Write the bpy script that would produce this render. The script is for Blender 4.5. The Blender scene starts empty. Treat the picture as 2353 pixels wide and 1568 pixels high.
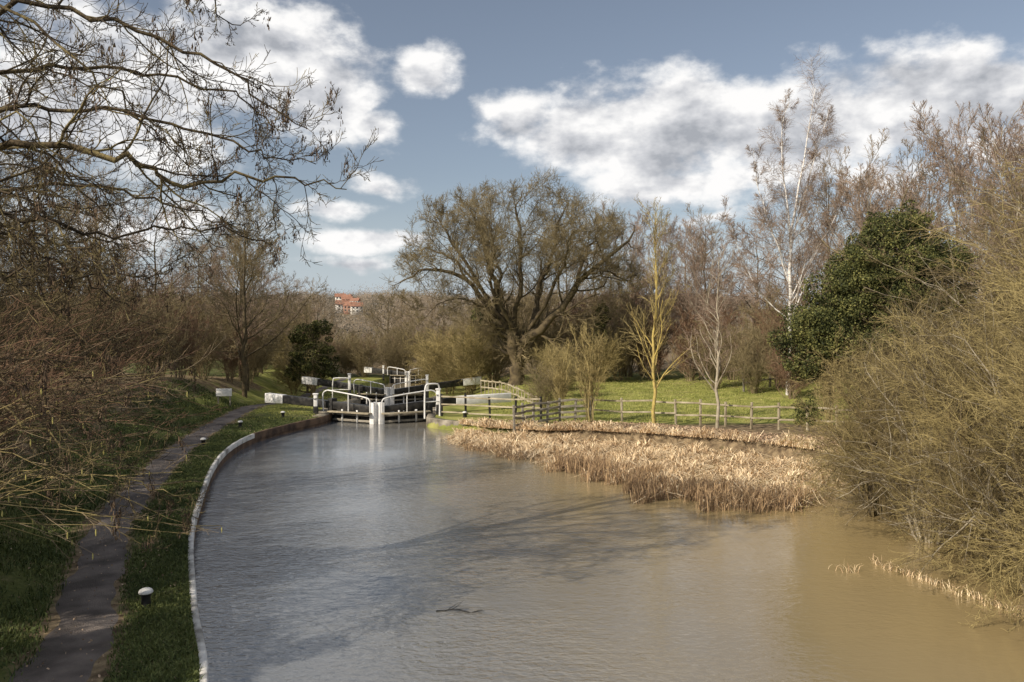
import bpy, math
import numpy as np
from mathutils import Vector
rng = np.random.default_rng(7)
scene = bpy.context.scene
COL = scene.collection

# ------------------------------------------------------------------ helpers
def link(o):
    COL.objects.link(o); return o

def mesh_np(name, V, F, mat=None, smooth=False):
    V = np.asarray(V, dtype=np.float32); F = np.asarray(F, dtype=np.int32)
    me = bpy.data.meshes.new(name)
    me.vertices.add(len(V)); me.vertices.foreach_set("co", V.ravel())
    k = F.shape[1]
    me.loops.add(F.size); me.loops.foreach_set("vertex_index", F.ravel())
    me.polygons.add(len(F))
    me.polygons.foreach_set("loop_start", np.arange(0, F.size, k, dtype=np.int32))
    me.polygons.foreach_set("loop_total", np.full(len(F), k, dtype=np.int32))
    if smooth: me.polygons.foreach_set("use_smooth", np.ones(len(F), dtype=bool))
    me.update(calc_edges=True)
    if mat: me.materials.append(mat)
    return me

def obj(name, me, parent=None, **props):
    o = link(bpy.data.objects.new(name, me))
    if parent: o.parent = parent
    for k, v in props.items(): o[k] = v
    return o

def thing(name, loc, label, category, group=None, rz=0, sc=1):
    e = link(bpy.data.objects.new(name, None))
    e.empty_display_size = 0.3
    e.location = loc; e.rotation_euler = (0, 0, rz)
    e.scale = (sc, sc, sc) if np.isscalar(sc) else sc
    e["label"] = label; e["category"] = category
    if group: e["group"] = group
    return e

def norm(a):
    return a / np.maximum(np.linalg.norm(a, axis=-1, keepdims=True), 1e-9)

def tubes(P, R, S=3):
    N, K, _ = P.shape
    T = norm(np.gradient(P, axis=1))
    m = norm(T.mean(axis=1))
    ref = np.where(np.abs(m[:, 2:3]) > 0.6, np.array([[1.0, 0.13, 0]]), np.array([[0.1, 0.05, 1.0]]))
    a = norm(np.cross(T, ref[:, None, :])); b = np.cross(T, a)
    th = np.arange(S) * 2 * np.pi / S
    V = P[:, :, None, :] + R[:, :, None, None] * (np.cos(th)[None, None, :, None] * a[:, :, None, :] + np.sin(th)[None, None, :, None] * b[:, :, None, :])
    V = V.reshape(-1, 3)
    n = np.arange(N)[:, None, None]; k = np.arange(K - 1)[None, :, None]; s = np.arange(S)[None, None, :]
    s2 = (s + 1) % S
    i0 = (n * K + k) * S
    F = np.stack([i0 + s, i0 + s2, i0 + S + s2, i0 + S + s], axis=-1).reshape(-1, 4)
    return V, F

def merge(parts):
    V = []; F = []; o = 0
    for v, f in parts:
        V.append(v); F.append(f + o); o += len(v)
    return np.concatenate(V), np.concatenate(F)

def spawn(P, R, n, t0, t1, ang, lr, rr, K, wig, trop, r, rmin=0.004, tipr=0.35, fall=0.55, angv=0.25, flat=None):
    N, K0, _ = P.shape
    i = np.repeat(np.arange(N), n)
    t = t0 + (t1 - t0) * ((np.tile(np.arange(n), N) + r.random(N * n)) / n)
    f = np.clip(t * (K0 - 1), 0, K0 - 1.001); i0 = f.astype(int); f = (f - i0)[:, None]
    pos = P[i, i0] * (1 - f) + P[i, i0 + 1] * f
    rad = R[i, i0] * (1 - f[:, 0]) + R[i, i0 + 1] * f[:, 0]
    tan = norm(P[i, i0 + 1] - P[i, i0])
    L = np.linalg.norm(np.diff(P, axis=1), axis=2).sum(1)[i]
    rv = r.normal(size=(N * n, 3))
    if flat: rv[:, 2] *= flat
    perp = norm(rv - (rv * tan).sum(1, keepdims=True) * tan)
    a = (ang * (1 + angv * r.normal(size=N * n)))[:, None]
    d = np.cos(a) * tan + np.sin(a) * perp
    ln = L * lr * (1 - fall * t) * r.uniform(0.6, 1.35, N * n)
    out = np.zeros((N * n, K, 3)); out[:, 0] = pos
    for k in range(1, K):
        d = norm(d + wig * r.normal(size=d.shape) + np.array([0, 0, trop]))
        out[:, k] = out[:, k - 1] + d * (ln / (K - 1))[:, None]
    r0 = np.maximum(rad * rr, rmin)
    RR = r0[:, None] * np.linspace(1, tipr, K)[None, :]
    RR = np.maximum(RR, rmin * 0.6)
    return out, RR

def polys(lst, K, r, jit=0.0):
    P = np.zeros((len(lst), K, 3)); R = np.zeros((len(lst), K))
    for i, (pts, ra, rb) in enumerate(lst):
        pts = np.array(pts, float)
        n = len(pts)
        pp = np.vstack([2 * pts[0] - pts[1], pts, 2 * pts[-1] - pts[-2]])
        t = np.linspace(0, n - 1 - 1e-6, K); j = t.astype(int); u = (t - j)[:, None]
        p0, p1, p2, p3 = pp[j], pp[j + 1], pp[j + 2], pp[j + 3]
        q = 0.5 * (2 * p1 + (p2 - p0) * u + (2 * p0 - 5 * p1 + 4 * p2 - p3) * u**2 + (3 * p1 - p0 - 3 * p2 + p3) * u**3)
        q[1:] += r.normal(size=(K - 1, 3)) * jit
        P[i] = q; R[i] = np.linspace(ra, rb, K)
    return P, R

class Geo:
    def __init__(s): s.p = []
    def beam(s, p0, p1, w, h, h1=None, w1=None):
        p0 = np.array(p0, float); p1 = np.array(p1, float); d = norm(p1 - p0)
        up = np.array([0, 0, 1.0])
        if abs(d[2]) > 0.95: up = np.array([0, 1.0, 0])
        a = norm(np.cross(d, up)); b = np.cross(a, d)
        h1 = h if h1 is None else h1; w1 = w if w1 is None else w1
        V = [];
        for p, ww, hh in ((p0, w, h), (p1, w1, h1)):
            for sx, sy in ((-1, -1), (1, -1), (1, 1), (-1, 1)):
                V.append(p + a * sx * ww / 2 + b * sy * hh / 2)
        F = [[3, 2, 1, 0], [4, 5, 6, 7], [0, 1, 5, 4], [1, 2, 6, 5], [2, 3, 7, 6], [3, 0, 4, 7]]
        s.p.append((np.array(V), np.array(F))); return s
    def post(s, x, y, z0, z1, w, d=None, rz=0):
        d = d or w; c, n = math.cos(rz), math.sin(rz); V = []
        for z in (z0, z1):
            for sx, sy in ((-1, -1), (1, -1), (1, 1), (-1, 1)):
                dx, dy = sx * w / 2, sy * d / 2
                V.append((x + c * dx - n * dy, y + n * dx + c * dy, z))
        F = [[3, 2, 1, 0], [4, 5, 6, 7], [0, 1, 5, 4], [1, 2, 6, 5], [2, 3, 7, 6], [3, 0, 4, 7]]
        s.p.append((np.array(V), np.array(F))); return s
    def tube(s, pts, rad, K=14, S=8):
        P, R = polys([(pts, rad, rad)], K, rng); s.p.append(tubes(P, R, S)); return s
    def lathe(s, prof, cx=0, cy=0, S=16):
        V = []; F = []
        for (r_, z) in prof:
            for k in range(S):
                a = 2 * math.pi * k / S; V.append((cx + r_ * math.cos(a), cy + r_ * math.sin(a), z))
        for i in range(len(prof) - 1):
            for k in range(S):
                F.append([i * S + k, i * S + (k + 1) % S, (i + 1) * S + (k + 1) % S, (i + 1) * S + k])
        s.p.append((np.array(V), np.array(F))); return s
    def build(s, name, mat, parent=None, bevel=0.0, smooth=False, **props):
        V, F = merge(s.p)
        o = obj(name, mesh_np(name, V, F, mat, smooth), parent, **props)
        if bevel:
            m = o.modifiers.new("bevel", "BEVEL"); m.width = bevel; m.segments = 2; m.limit_method = 'ANGLE'
        return o

# ------------------------------------------------------------------ materials
def nodes(m):
    m.use_nodes = True; nt = m.node_tree; nt.nodes.clear(); return nt

def mk(name, c1, c2, scale=3.0, rough=0.8, bump=0.0, bscale=None, island=0.0, c3=None, detail=3, stretch=None, spec=0.3):
    m = bpy.data.materials.new(name); nt = nodes(m); N = nt.nodes.new; L = nt.links.new
    out = N("ShaderNodeOutputMaterial"); b = N("ShaderNodeBsdfPrincipled")
    b.inputs["Roughness"].default_value = rough
    b.inputs["Specular IOR Level"].default_value = spec
    tc = N("ShaderNodeTexCoord"); no = N("ShaderNodeTexNoise"); no.inputs["Scale"].default_value = scale; no.inputs["Detail"].default_value = detail
    src = tc.outputs["Object"]
    if stretch:
        mp = N("ShaderNodeMapping"); mp.inputs["Scale"].default_value = stretch; L(src, mp.inputs[0]); src = mp.outputs[0]
    L(src, no.inputs["Vector"])
    rp = N("ShaderNodeValToRGB"); e = rp.color_ramp.elements
    e[0].position = 0.36; e[0].color = (*c1, 1); e[1].position = 0.64; e[1].color = (*c2, 1)
    if c3:
        x = e.new(0.5); x.color = (*c3, 1)
    fac = no.outputs["Fac"]
    if island > 0:
        g = N("ShaderNodeNewGeometry"); mx = N("ShaderNodeMix"); mx.data_type = 'FLOAT'; mx.inputs[0].default_value = island
        mr = N("ShaderNodeMapRange"); mr.inputs["To Min"].default_value = 0.3; mr.inputs["To Max"].default_value = 0.7
        L(g.outputs["Random Per Island"], mr.inputs[0])
        L(fac, mx.inputs[2]); L(mr.outputs[0], mx.inputs[3]); fac = mx.outputs[0]
    L(fac, rp.inputs[0]); L(rp.outputs[0], b.inputs["Base Color"])
    if bump:
        n2 = N("ShaderNodeTexNoise"); n2.inputs["Scale"].default_value = bscale or scale * 4; n2.inputs["Detail"].default_value = 3
        L(src, n2.inputs["Vector"]); bp = N("ShaderNodeBump"); bp.inputs["Strength"].default_value = bump; bp.inputs["Distance"].default_value = 0.05
        L(n2.outputs["Fac"], bp.inputs["Height"]); L(bp.outputs[0], b.inputs["Normal"])
    L(b.outputs[0], out.inputs[0])
    return m

M_bark = mk("bark_dark", (0.05, 0.038, 0.024), (0.15, 0.115, 0.062), 3, 0.9, 0.6, 12, island=0.3)
M_twig = mk("twig_olive", (0.135, 0.105, 0.055), (0.31, 0.25, 0.135), 1.5, 0.85, island=0.6)
M_twigd = mk("twig_dark_olive", (0.06, 0.045, 0.026), (0.22, 0.17, 0.08), 1.5, 0.85, island=0.6)  # darker olive tone for hedge shrubs and bush twigs
M_twigb = mk("twig_brown", (0.16, 0.12, 0.072), (0.35, 0.27, 0.17), 1.2, 0.85, island=0.6)
M_twigp = mk("twig_pinkish", (0.18, 0.13, 0.095), (0.40, 0.30, 0.225), 1.2, 0.85, island=0.6)
M_twigr = mk("twig_reddish", (0.10, 0.058, 0.036), (0.30, 0.18, 0.11), 1.2, 0.8, island=0.6)
M_twigy = mk("twig_yellow_green", (0.15, 0.12, 0.05), (0.48, 0.385, 0.17), 1.5, 0.85, island=0.65)
M_lichen = mk("bark_yellow_lichen", (0.24, 0.18, 0.08), (0.60, 0.47, 0.14), 4, 0.9, 0.4, 14, island=0.4)
M_lgrey = mk("bark_pale_grey", (0.24, 0.20, 0.14), (0.46, 0.41, 0.31), 4, 0.9, 0.4, 14, island=0.3)
M_left = mk("bark_mossy", (0.03, 0.022, 0.014), (0.26, 0.21, 0.09), 2.5, 0.9, 0.5, 20, c3=(0.09, 0.066, 0.038), island=0.5)
M_birch = mk("birch_bark", (0.30, 0.27, 0.24), (0.80, 0.77, 0.72), 2.2, 0.7, 0.3, 9, c3=(0.72, 0.69, 0.65), stretch=(1, 1, 3))
M_ivy = mk("ivy_leaf", (0.018, 0.024, 0.008), (0.22, 0.21, 0.065), 1.6, 0.75, island=0.55, c3=(0.07, 0.08, 0.022))
M_reed = mk("dry_reed", (0.30, 0.19, 0.10), (0.98, 0.82, 0.56), 0.8, 0.8, island=0.7, c3=(0.80, 0.61, 0.38))
M_reedd = mk("dark_reed", (0.10, 0.062, 0.038), (0.52, 0.36, 0.20), 0.8, 0.8, island=0.75)
M_grass = mk("grass_blade", (0.04, 0.06, 0.016), (0.17, 0.19, 0.06), 0.6, 0.7, island=0.6, c3=(0.08, 0.105, 0.028))
M_fgrass = mk("field_grass_blade", (0.16, 0.17, 0.04), (0.42, 0.40, 0.13), 0.5, 0.8, island=0.6, c3=(0.28, 0.29, 0.075))
M_litter = mk("fallen_leaf", (0.20, 0.13, 0.085), (0.60, 0.44, 0.30), 1, 0.8, island=0.9)
M_path = mk("gravel_path", (0.10, 0.085, 0.075), (0.24, 0.205, 0.18), 1.6, 0.95, 0.8, 60, c3=(0.165, 0.14, 0.125), detail=6)
M_white = mk("white_paint", (0.68, 0.67, 0.64), (0.84, 0.83, 0.81), 5, 0.5, 0.15, 30)
M_black = mk("black_paint", (0.012, 0.012, 0.012), (0.045, 0.042, 0.038), 5, 0.45, 0.2, 20)
M_wood = mk("weathered_wood", (0.15, 0.13, 0.10), (0.38, 0.35, 0.29), 3, 0.85, 0.4, 25, island=0.3, stretch=(1, 1, 5))
M_palewood = mk("pale_wood", (0.24, 0.20, 0.13), (0.50, 0.44, 0.32), 3, 0.85, 0.4, 25, island=0.3)
M_coping = mk("coping_white", (0.24, 0.23, 0.21), (0.74, 0.73, 0.70), 2.2, 0.8, 0.5, 20, c3=(0.58, 0.57, 0.54))
M_stone = mk("lock_stone", (0.14, 0.12, 0.09), (0.36, 0.32, 0.25), 2.2, 0.9, 0.5, 12)
M_pile = mk("rusty_piling", (0.06, 0.04, 0.03), (0.17, 0.11, 0.07), 2.2, 0.9, 0.5, 12)
M_brick = mk("brick", (0.26, 0.14, 0.10), (0.34, 0.21, 0.16), 0.8, 0.9)
M_render = mk("render_cream", (0.50, 0.47, 0.42), (0.62, 0.59, 0.54), 0.5, 0.9)
M_roof = mk("roof_tile", (0.25, 0.125, 0.085), (0.34, 0.18, 0.12), 0.6, 0.9)
M_glass = mk("window_glass", (0.03, 0.035, 0.04), (0.07, 0.08, 0.09), 0.6, 0.15)
M_wood_far = mk("far_twigs", (0.075, 0.07, 0.05), (0.25, 0.20, 0.15), 0.035, 0.9, island=0.12, c3=(0.15, 0.125, 0.095), detail=5)
M_catkin = mk("catkin", (0.34, 0.30, 0.09), (0.55, 0.48, 0.18), 3, 0.8, island=0.4)
M_key = mk("seed_key", (0.04, 0.028, 0.02), (0.15, 0.10, 0.06), 3, 0.8, island=0.6)

# ------------------------------------------------------------------ terrain
Ledge = [(-2.0, -10), (-2.2, 3), (-2.9, 7), (-3.71, 9.6), (-4.83, 12.1), (-6.48, 16.1), (-7.7, 19.7), (-9.07, 24.2), (-9.92, 28.1), (-10.1, 31.5), (-9.6, 34.2), (-8.85, 37.0), (-8.75, 38.6)]
Redge = [(-4.05, 38.6), (-3.9, 36.3), (-2.6, 34.9), (-0.6, 33.2), (3, 31.4), (6.5, 29.6), (10, 26.5), (10.8, 22), (9.6, 18), (9.3, 14), (9.3, 11), (9.5, 5), (9.5, -10)]
def dense(pts, step=0.35):
    q = np.array(pts, float); n = len(q)
    pp = np.vstack([2 * q[0] - q[1], q, 2 * q[-1] - q[-2]])
    out = []
    for j in range(n - 1):
        m = max(2, int(np.linalg.norm(q[j + 1] - q[j]) / step))
        for u in np.arange(m) / m:
            p0, p1, p2, p3 = pp[j], pp[j + 1], pp[j + 2], pp[j + 3]
            out.append(0.5 * (2 * p1 + (p2 - p0) * u + (2 * p0 - 5 * p1 + 4 * p2 - p3) * u**2 + (3 * p1 - p0 - 3 * p2 + p3) * u**3))
    out.append(q[-1]); return np.array(out)
LD = dense(Ledge); RD = dense(Redge)
CANAL = np.vstack([LD, RD])
CHAM = np.array([(-8.75, 38.6), (-4.05, 38.6), (-6.4, 57), (-6.0, 62), (-9, 75), (-10.6, 100), (-15.6, 100), (-15, 75), (-12, 62), (-10.9, 57)])
def inside(poly, x, y):
    r = np.zeros(x.shape, bool); n = len(poly)
    for i in range(n):
        x0, y0 = poly[i]; x1, y1 = poly[(i + 1) % n]
        if y0 == y1: continue
        c = ((y0 > y) != (y1 > y)) & (x < (x1 - x0) * (y - y0) / (y1 - y0) + x0)
        r ^= c
    return r
def sdist(poly, x, y):
    d = np.full(x.shape, 1e9); n = len(poly)
    for i in range(n):
        a = poly[i]; b = poly[(i + 1) % n]; ab = b - a
        t = np.clip(((x - a[0]) * ab[0] + (y - a[1]) * ab[1]) / max(ab @ ab, 1e-9), 0, 1)
        d = np.minimum(d, np.hypot(x - a[0] - t * ab[0], y - a[1] - t * ab[1]))
    return np.where(inside(poly, x, y), -d, d)
def ss(a, b, x):
    t = np.clip((x - a) / (b - a), 0, 1); return t * t * (3 - 2 * t)
PY = [-10, 0, 9.5, 17.3, 26.8, 33.8, 40, 57, 100, 200]; PX = [-3.6, -3.8, -5.35, -8.75, -11.35, -12.7, -13.6, -15.5, -21, -30]
def pathx(y): return np.interp(y, PY, PX)
def gbase(x, y):
    x = np.asarray(x, float); y = np.asarray(y, float)
    z = 0.35 + 0.15 * ss(0, 4, x) + 0.03 * np.sin(x * 1.7 + y * 0.9) * np.sin(y * 1.3 - x * 0.6) * ss(0.8, 2.0, np.abs(x - pathx(y)))
    dl = (pathx(y) - 0.75) - x
    z = z + 1.5 * ss(0, 4.2, dl) + 0.04 * np.clip(dl - 3, 0, 60)
    drop = np.interp(y, [0, 42, 57, 100, 160, 230, 330, 430, 620, 6000], [0, 0, -1.05, -2.3, -3.2, -2, 5.5, 12.5, 17, 19])
    s = 1 - ss(-4.5, 0.5, x) * (1 - ss(75, 160, y))
    z = z + drop * s
    z = z + 0.9 * ss(10, 24, x) * ss(34, 54, y)
    z = z + 2.0 * np.sin(x * .013 + 1.2) * ss(200, 400, y)
    return z
def gz(x, y):
    return gbase(x, y)
def axis(lo, hi, step, far_lo, far_hi, g=1.13):
    a = list(np.arange(lo, hi + 1e-6, step)); s = step; v = hi
    while v < far_hi: s *= g; v += s; a.append(v)
    s = step; v = lo; pre = []
    while v > far_lo: s *= g; v -= s; pre.append(v)
    return np.array(pre[::-1] + a)
ax = axis(-20, 14, 0.17, -1800, 1800); ay = axis(4, 60, 0.3, -60, 4000, 1.1)
GX, GY = np.meshgrid(ax, ay)
Z = gbase(GX, GY)
near = (GX > -30) & (GX < 25) & (GY < 110)
dc = np.full(GX.shape, 50.0); dc[near] = sdist(CANAL, GX[near], GY[near])
dh = np.full(GX.shape, 50.0); dh[near] = sdist(CHAM, GX[near], GY[near])
right = GX > np.interp(GY, [0, 38], [3, -6])
w = np.where(right, ss(0.3, -0.6, dc), ss(0.32, 0.18, dc))
Z = Z * (1 - w) + (-1.2) * w
w = ss(0.5, 0.3, dh); Z = Z * (1 - w) + (-4.0) * w
nx, ny = len(ax), len(ay)
V = np.stack([GX, GY, Z], -1).reshape(-1, 3)
ii = (np.arange(ny - 1)[:, None] * nx + np.arange(nx - 1)[None, :]).ravel()
F = np.stack([ii, ii + 1, ii + nx + 1, ii + nx], -1)

mg = bpy.data.materials.new("ground_grass"); nt = nodes(mg); N = nt.nodes.new; L = nt.links.new
out = N("ShaderNodeOutputMaterial"); b = N("ShaderNodeBsdfPrincipled"); b.inputs["Roughness"].default_value = 0.95; b.inputs["Specular IOR Level"].default_value = 0.1
geo = N("ShaderNodeNewGeometry")
def noise(sc, det=6, vec=None):
    n = N("ShaderNodeTexNoise"); n.inputs["Scale"].default_value = sc; n.inputs["Detail"].default_value = det; L(vec or geo.outputs["Position"], n.inputs["Vector"]); return n
def ramp(inp, pts):
    r_ = N("ShaderNodeValToRGB"); e = r_.color_ramp.elements
    e[0].position = pts[0][0]; e[0].color = (*pts[0][1], 1); e[1].position = pts[-1][0]; e[1].color = (*pts[-1][1], 1)
    for p, c in pts[1:-1]:
        x = e.new(p); x.color = (*c, 1)
    L(inp, r_.inputs[0]); return r_
def mixc(f, a, c):
    m = N("ShaderNodeMix"); m.data_type = 'RGBA'
    L(f, m.inputs[0]); L(a, m.inputs[6]); L(c, m.inputs[7]); return m.outputs[2]
def attr_noise(name, lo, hi):
    at = N("ShaderNodeAttribute"); at.attribute_name = name
    ad = N("ShaderNodeMath"); ad.operation = 'ADD'; L(at.outputs["Fac"], ad.inputs[0])
    nn = noise(1.3, 5); sb = N("ShaderNodeMath"); sb.operation = 'SUBTRACT'; L(nn.outputs["Fac"], sb.inputs[0]); sb.inputs[1].default_value = 0.5
    L(sb.outputs[0], ad.inputs[1]); mr = N("ShaderNodeMapRange"); L(ad.outputs[0], mr.inputs[0]); mr.inputs[1].default_value = lo; mr.inputs[2].default_value = hi
    return mr.outputs[0]
gr = ramp(noise(0.7, 6).outputs["Fac"], [(0.3, (0.05, 0.065, 0.018)), (0.5, (0.09, 0.11, 0.03)), (0.7, (0.16, 0.165, 0.06))])
fine = ramp(noise(14, 4).outputs["Fac"], [(0.35, (0.05, 0.055, 0.022)), (0.65, (0.14, 0.15, 0.05))])
mm = N("ShaderNodeMix"); mm.data_type = 'RGBA'; mm.inputs[0].default_value = 0.4; L(gr.outputs[0], mm.inputs[6]); L(fine.outputs[0], mm.inputs[7])
fld = ramp(noise(1.1, 6).outputs["Fac"], [(0.32, (0.16, 0.175, 0.045)), (0.5, (0.26, 0.275, 0.07)), (0.68, (0.38, 0.35, 0.13))])
c0 = mixc(attr_noise("field", 0.3, 0.6), mm.outputs[2], fld.outputs[0])
mud = ramp(noise(5, 5).outputs["Fac"], [(0.35, (0.10, 0.072, 0.045)), (0.65, (0.30, 0.23, 0.14))])
c = mixc(attr_noise("litter", 0.3, 0.6), c0, mud.outputs[0])
L(c, b.inputs["Base Color"])
bp = N("ShaderNodeBump"); bp.inputs["Strength"].default_value = 0.7; bp.inputs["Distance"].default_value = 0.06; L(noise(18, 4).outputs["Fac"], bp.inputs["Height"]); L(bp.outputs[0], b.inputs["Normal"])
L(b.outputs[0], out.inputs[0])
M_ground = mg
def litter_mask(x, y):
    pd = np.abs(x - pathx(y))
    m = 0.25 + 0 * x
    m = np.maximum(m, 0.8 * ss(-2, 0, x) * (1 - ss(32.5, 34, y)) * ss(4, 8, y))
    m = np.maximum(m, 0.7 * (1 - ss(0.5, 0.9, pd)) * (y < 60))
    m = np.maximum(m, 0.6 * ss(1.9, 3.2, (pathx(y) - x)) * (y < 60))
    m = np.maximum(m, 0.5 * ss(22, 30, x)); m = np.maximum(m, 0.85 * ss(62, 80, y) * (x > -2)); m = np.maximum(m, 0.95 * ss(104, 118, y))
    return m
def field_mask(x, y):
    return 0.95 * ss(-5, -3, x) * ss(33, 34.5, y) * (1 - ss(66, 74, y)) + 0.75 * ss(37, 41, y) * (1 - ss(100, 110, y)) * (x < -3) * (x > -19 - (y - 40) * .15)
gm = mesh_np("ground", V, F, M_ground, True)
for nm, fn in (("litter", litter_mask), ("field", field_mask)):
    a_ = gm.attributes.new(nm, 'FLOAT', 'POINT'); a_.data.foreach_set("value", fn(V[:, 0], V[:, 1]).astype(np.float32))
obj("ground", gm, kind="structure")

def ribbon(name, inner, outer, z, mat, litter=None, **props):
    n = len(inner)
    Vv = np.vstack([np.column_stack([inner, z[0]]), np.column_stack([outer, z[1]])]); i = np.arange(n - 1)
    Ff = np.stack([i, i + 1, i + n + 1, i + n], -1)
    me = mesh_np(name, Vv, Ff, mat, True)
    if litter is not None:
        a = me.attributes.new("litter", 'FLOAT', 'POINT'); a.data.foreach_set("value", np.full(len(Vv), litter, np.float32))
    return obj(name, me, **props)
tl = norm(np.gradient(LD, axis=0)); nl = np.column_stack([-tl[:, 1], tl[:, 0]])
vin = LD + nl * 0.05; vout = LD + nl * 0.75
ribbon("verge", vin, vout, (np.full(len(LD), 0.365), gbase(vout[:, 0], vout[:, 1]) + 0.004), M_ground, 0.3, kind="structure")

# towpath
yy = np.linspace(0, 100, 500); pc = np.column_stack([pathx(yy), yy])
pc[:, 0] = np.convolve(np.pad(pc[:, 0], 12, mode='edge'), np.ones(25) / 25, 'valid')
e1 = 0.08 * np.sin(yy * 2.1) + 0.05 * np.sin(yy * 5.3 + 1); e2 = 0.08 * np.sin(yy * 1.7 + 2) + 0.05 * np.sin(yy * 6.1)
K = 7; PV = []
for k in range(K):
    u = k / (K - 1); x = pc[:, 0] - (0.5 + e1) * (1 - u) + (0.5 + e2) * u
    PV.append(np.column_stack([x, yy, gbase(x, yy) + 0.012 - (0.02 if k in (0, K - 1) else 0)]))
PV = np.array(PV); n = len(yy)
ii = (np.arange(K - 1)[:, None] * n + np.arange(n - 1)[None, :]).ravel()
obj("towpath", mesh_np("towpath", PV.reshape(-1, 3), np.stack([ii, ii + n, ii + n + 1, ii + 1], -1), M_path, True), kind="structure")

# ------------------------------------------------------------------ water
mw = bpy.data.materials.new("canal_water"); nt = nodes(mw); N = nt.nodes.new; L = nt.links.new
out = N("ShaderNodeOutputMaterial"); b = N("ShaderNodeBsdfPrincipled"); b.inputs["Roughness"].default_value = 0.07; b.inputs["IOR"].default_value = 2.05; b.inputs["Specular IOR Level"].default_value = 0.5
geo = N("ShaderNodeNewGeometry")
# base colour paints shade by the towpath and sunlit silt towards the far bank
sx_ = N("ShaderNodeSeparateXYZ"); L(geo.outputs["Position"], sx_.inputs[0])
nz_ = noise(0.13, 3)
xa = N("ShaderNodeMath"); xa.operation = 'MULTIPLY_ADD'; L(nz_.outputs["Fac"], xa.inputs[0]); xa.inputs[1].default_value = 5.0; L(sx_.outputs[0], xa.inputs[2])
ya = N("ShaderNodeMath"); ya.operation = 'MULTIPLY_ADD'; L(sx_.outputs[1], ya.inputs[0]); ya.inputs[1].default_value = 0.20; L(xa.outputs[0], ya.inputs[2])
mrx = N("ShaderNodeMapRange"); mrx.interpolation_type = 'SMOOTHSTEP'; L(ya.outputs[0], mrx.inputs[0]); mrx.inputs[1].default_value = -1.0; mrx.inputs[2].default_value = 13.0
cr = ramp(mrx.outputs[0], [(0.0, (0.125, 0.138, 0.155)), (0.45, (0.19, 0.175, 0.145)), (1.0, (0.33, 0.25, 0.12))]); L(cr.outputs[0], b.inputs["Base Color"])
mp = N("ShaderNodeMapping"); mp.inputs["Scale"].default_value = (1.0, 1.9, 1); mp.inputs["Rotation"].default_value = (0, 0, 0.35); L(geo.outputs["Position"], mp.inputs[0])
n1 = noise(5.5, 3, mp.outputs[0]); n2 = noise(1.4, 2, mp.outputs[0])
n1.inputs["Distortion"].default_value = 0.8
sm = N("ShaderNodeMath"); sm.operation = 'MULTIPLY_ADD'; L(n2.outputs["Fac"], sm.inputs[0]); sm.inputs[1].default_value = 1.0; L(n1.outputs["Fac"], sm.inputs[2])
# breeze patches; calmer in the lee of the right bank and near the lock
mk_ = noise(0.16, 3); mr = N("ShaderNodeMapRange"); L(mk_.outputs["Fac"], mr.inputs[0]); mr.inputs[1].default_value = 0.38; mr.inputs[2].default_value = 0.62; mr.inputs[3].default_value = 0.12; mr.inputs[4].default_value = 0.48
lee = N("ShaderNodeMapRange"); lee.interpolation_type = 'SMOOTHSTEP'; L(ya.outputs[0], lee.inputs[0]); lee.inputs[1].default_value = 3.0; lee.inputs[2].default_value = 11.0; lee.inputs[3].default_value = 1.0; lee.inputs[4].default_value = 0.35
far_ = N("ShaderNodeMapRange"); far_.interpolation_type = 'SMOOTHSTEP'; L(sx_.outputs[1], far_.inputs[0]); far_.inputs[1].default_value = 20.0; far_.inputs[2].default_value = 34.0; far_.inputs[3].default_value = 1.0; far_.inputs[4].default_value = 0.3
m1 = N("ShaderNodeMath"); m1.operation = 'MULTIPLY'; L(mr.outputs[0], m1.inputs[0]); L(lee.outputs[0], m1.inputs[1])
m2 = N("ShaderNodeMath"); m2.operation = 'MULTIPLY'; L(m1.outputs[0], m2.inputs[0]); L(far_.outputs[0], m2.inputs[1])
bp = N("ShaderNodeBump"); bp.inputs["Distance"].default_value = 0.08; L(m2.outputs[0], bp.inputs["Strength"]); L(sm.outputs[0], bp.inputs["Height"]); L(bp.outputs[0], b.inputs["Normal"])
L(b.outputs[0], out.inputs[0])
def flat(name, pts, z, mat, **props):
    me = bpy.data.meshes.new(name); me.from_pydata([(p[0], p[1], z) for p in pts], [], [list(range(len(pts)))]); me.materials.append(mat); return obj(name, me, **props)
wp = [tuple(p) for p in LD] + [(-4.05, 38.6), (-2, 37), (12, 33), (14, 22), (13, -10)]
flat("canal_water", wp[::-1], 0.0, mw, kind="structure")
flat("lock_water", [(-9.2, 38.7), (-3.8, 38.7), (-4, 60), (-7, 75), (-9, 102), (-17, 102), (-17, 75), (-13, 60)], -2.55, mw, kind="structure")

split = int(np.argmin(np.abs(LD[:, 1] - 31.0)))
def strip(pts, nrm, w, z0, z1):
    i_ = pts - nrm * 0.02; o_ = pts + nrm * w; n = len(pts)
    V = np.vstack([np.column_stack([i_, np.full(n, z0)]), np.column_stack([i_, z1]), np.column_stack([i_ + nrm * 0.02, z1 + 0.012]), np.column_stack([o_, z1 + 0.010]), np.column_stack([o_, np.full(n, z0)])])
    k = np.arange(n - 1); F = np.concatenate([np.stack([k + a * n, k + 1 + a * n, k + 1 + (a + 1) * n, k + (a + 1) * n], -1) for a in range(4)])
    return V, F
z1 = 0.375 + 0.005 * np.sin(np.arange(len(LD)) * 0.4)
Vv, Ff = strip(LD[:split + 1], nl[:split + 1], 0.08, 0.22, z1[:split + 1]); obj("canal_edging", mesh_np("canal_edging", Vv, Ff, M_coping, False), kind="structure")
Vv, Ff = strip(LD + nl * 0.015, nl, 0.06, -0.8, z1 * 0 + 0.235); obj("canal_piling", mesh_np("canal_piling", Vv, Ff, M_pile, False), kind="structure")
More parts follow.
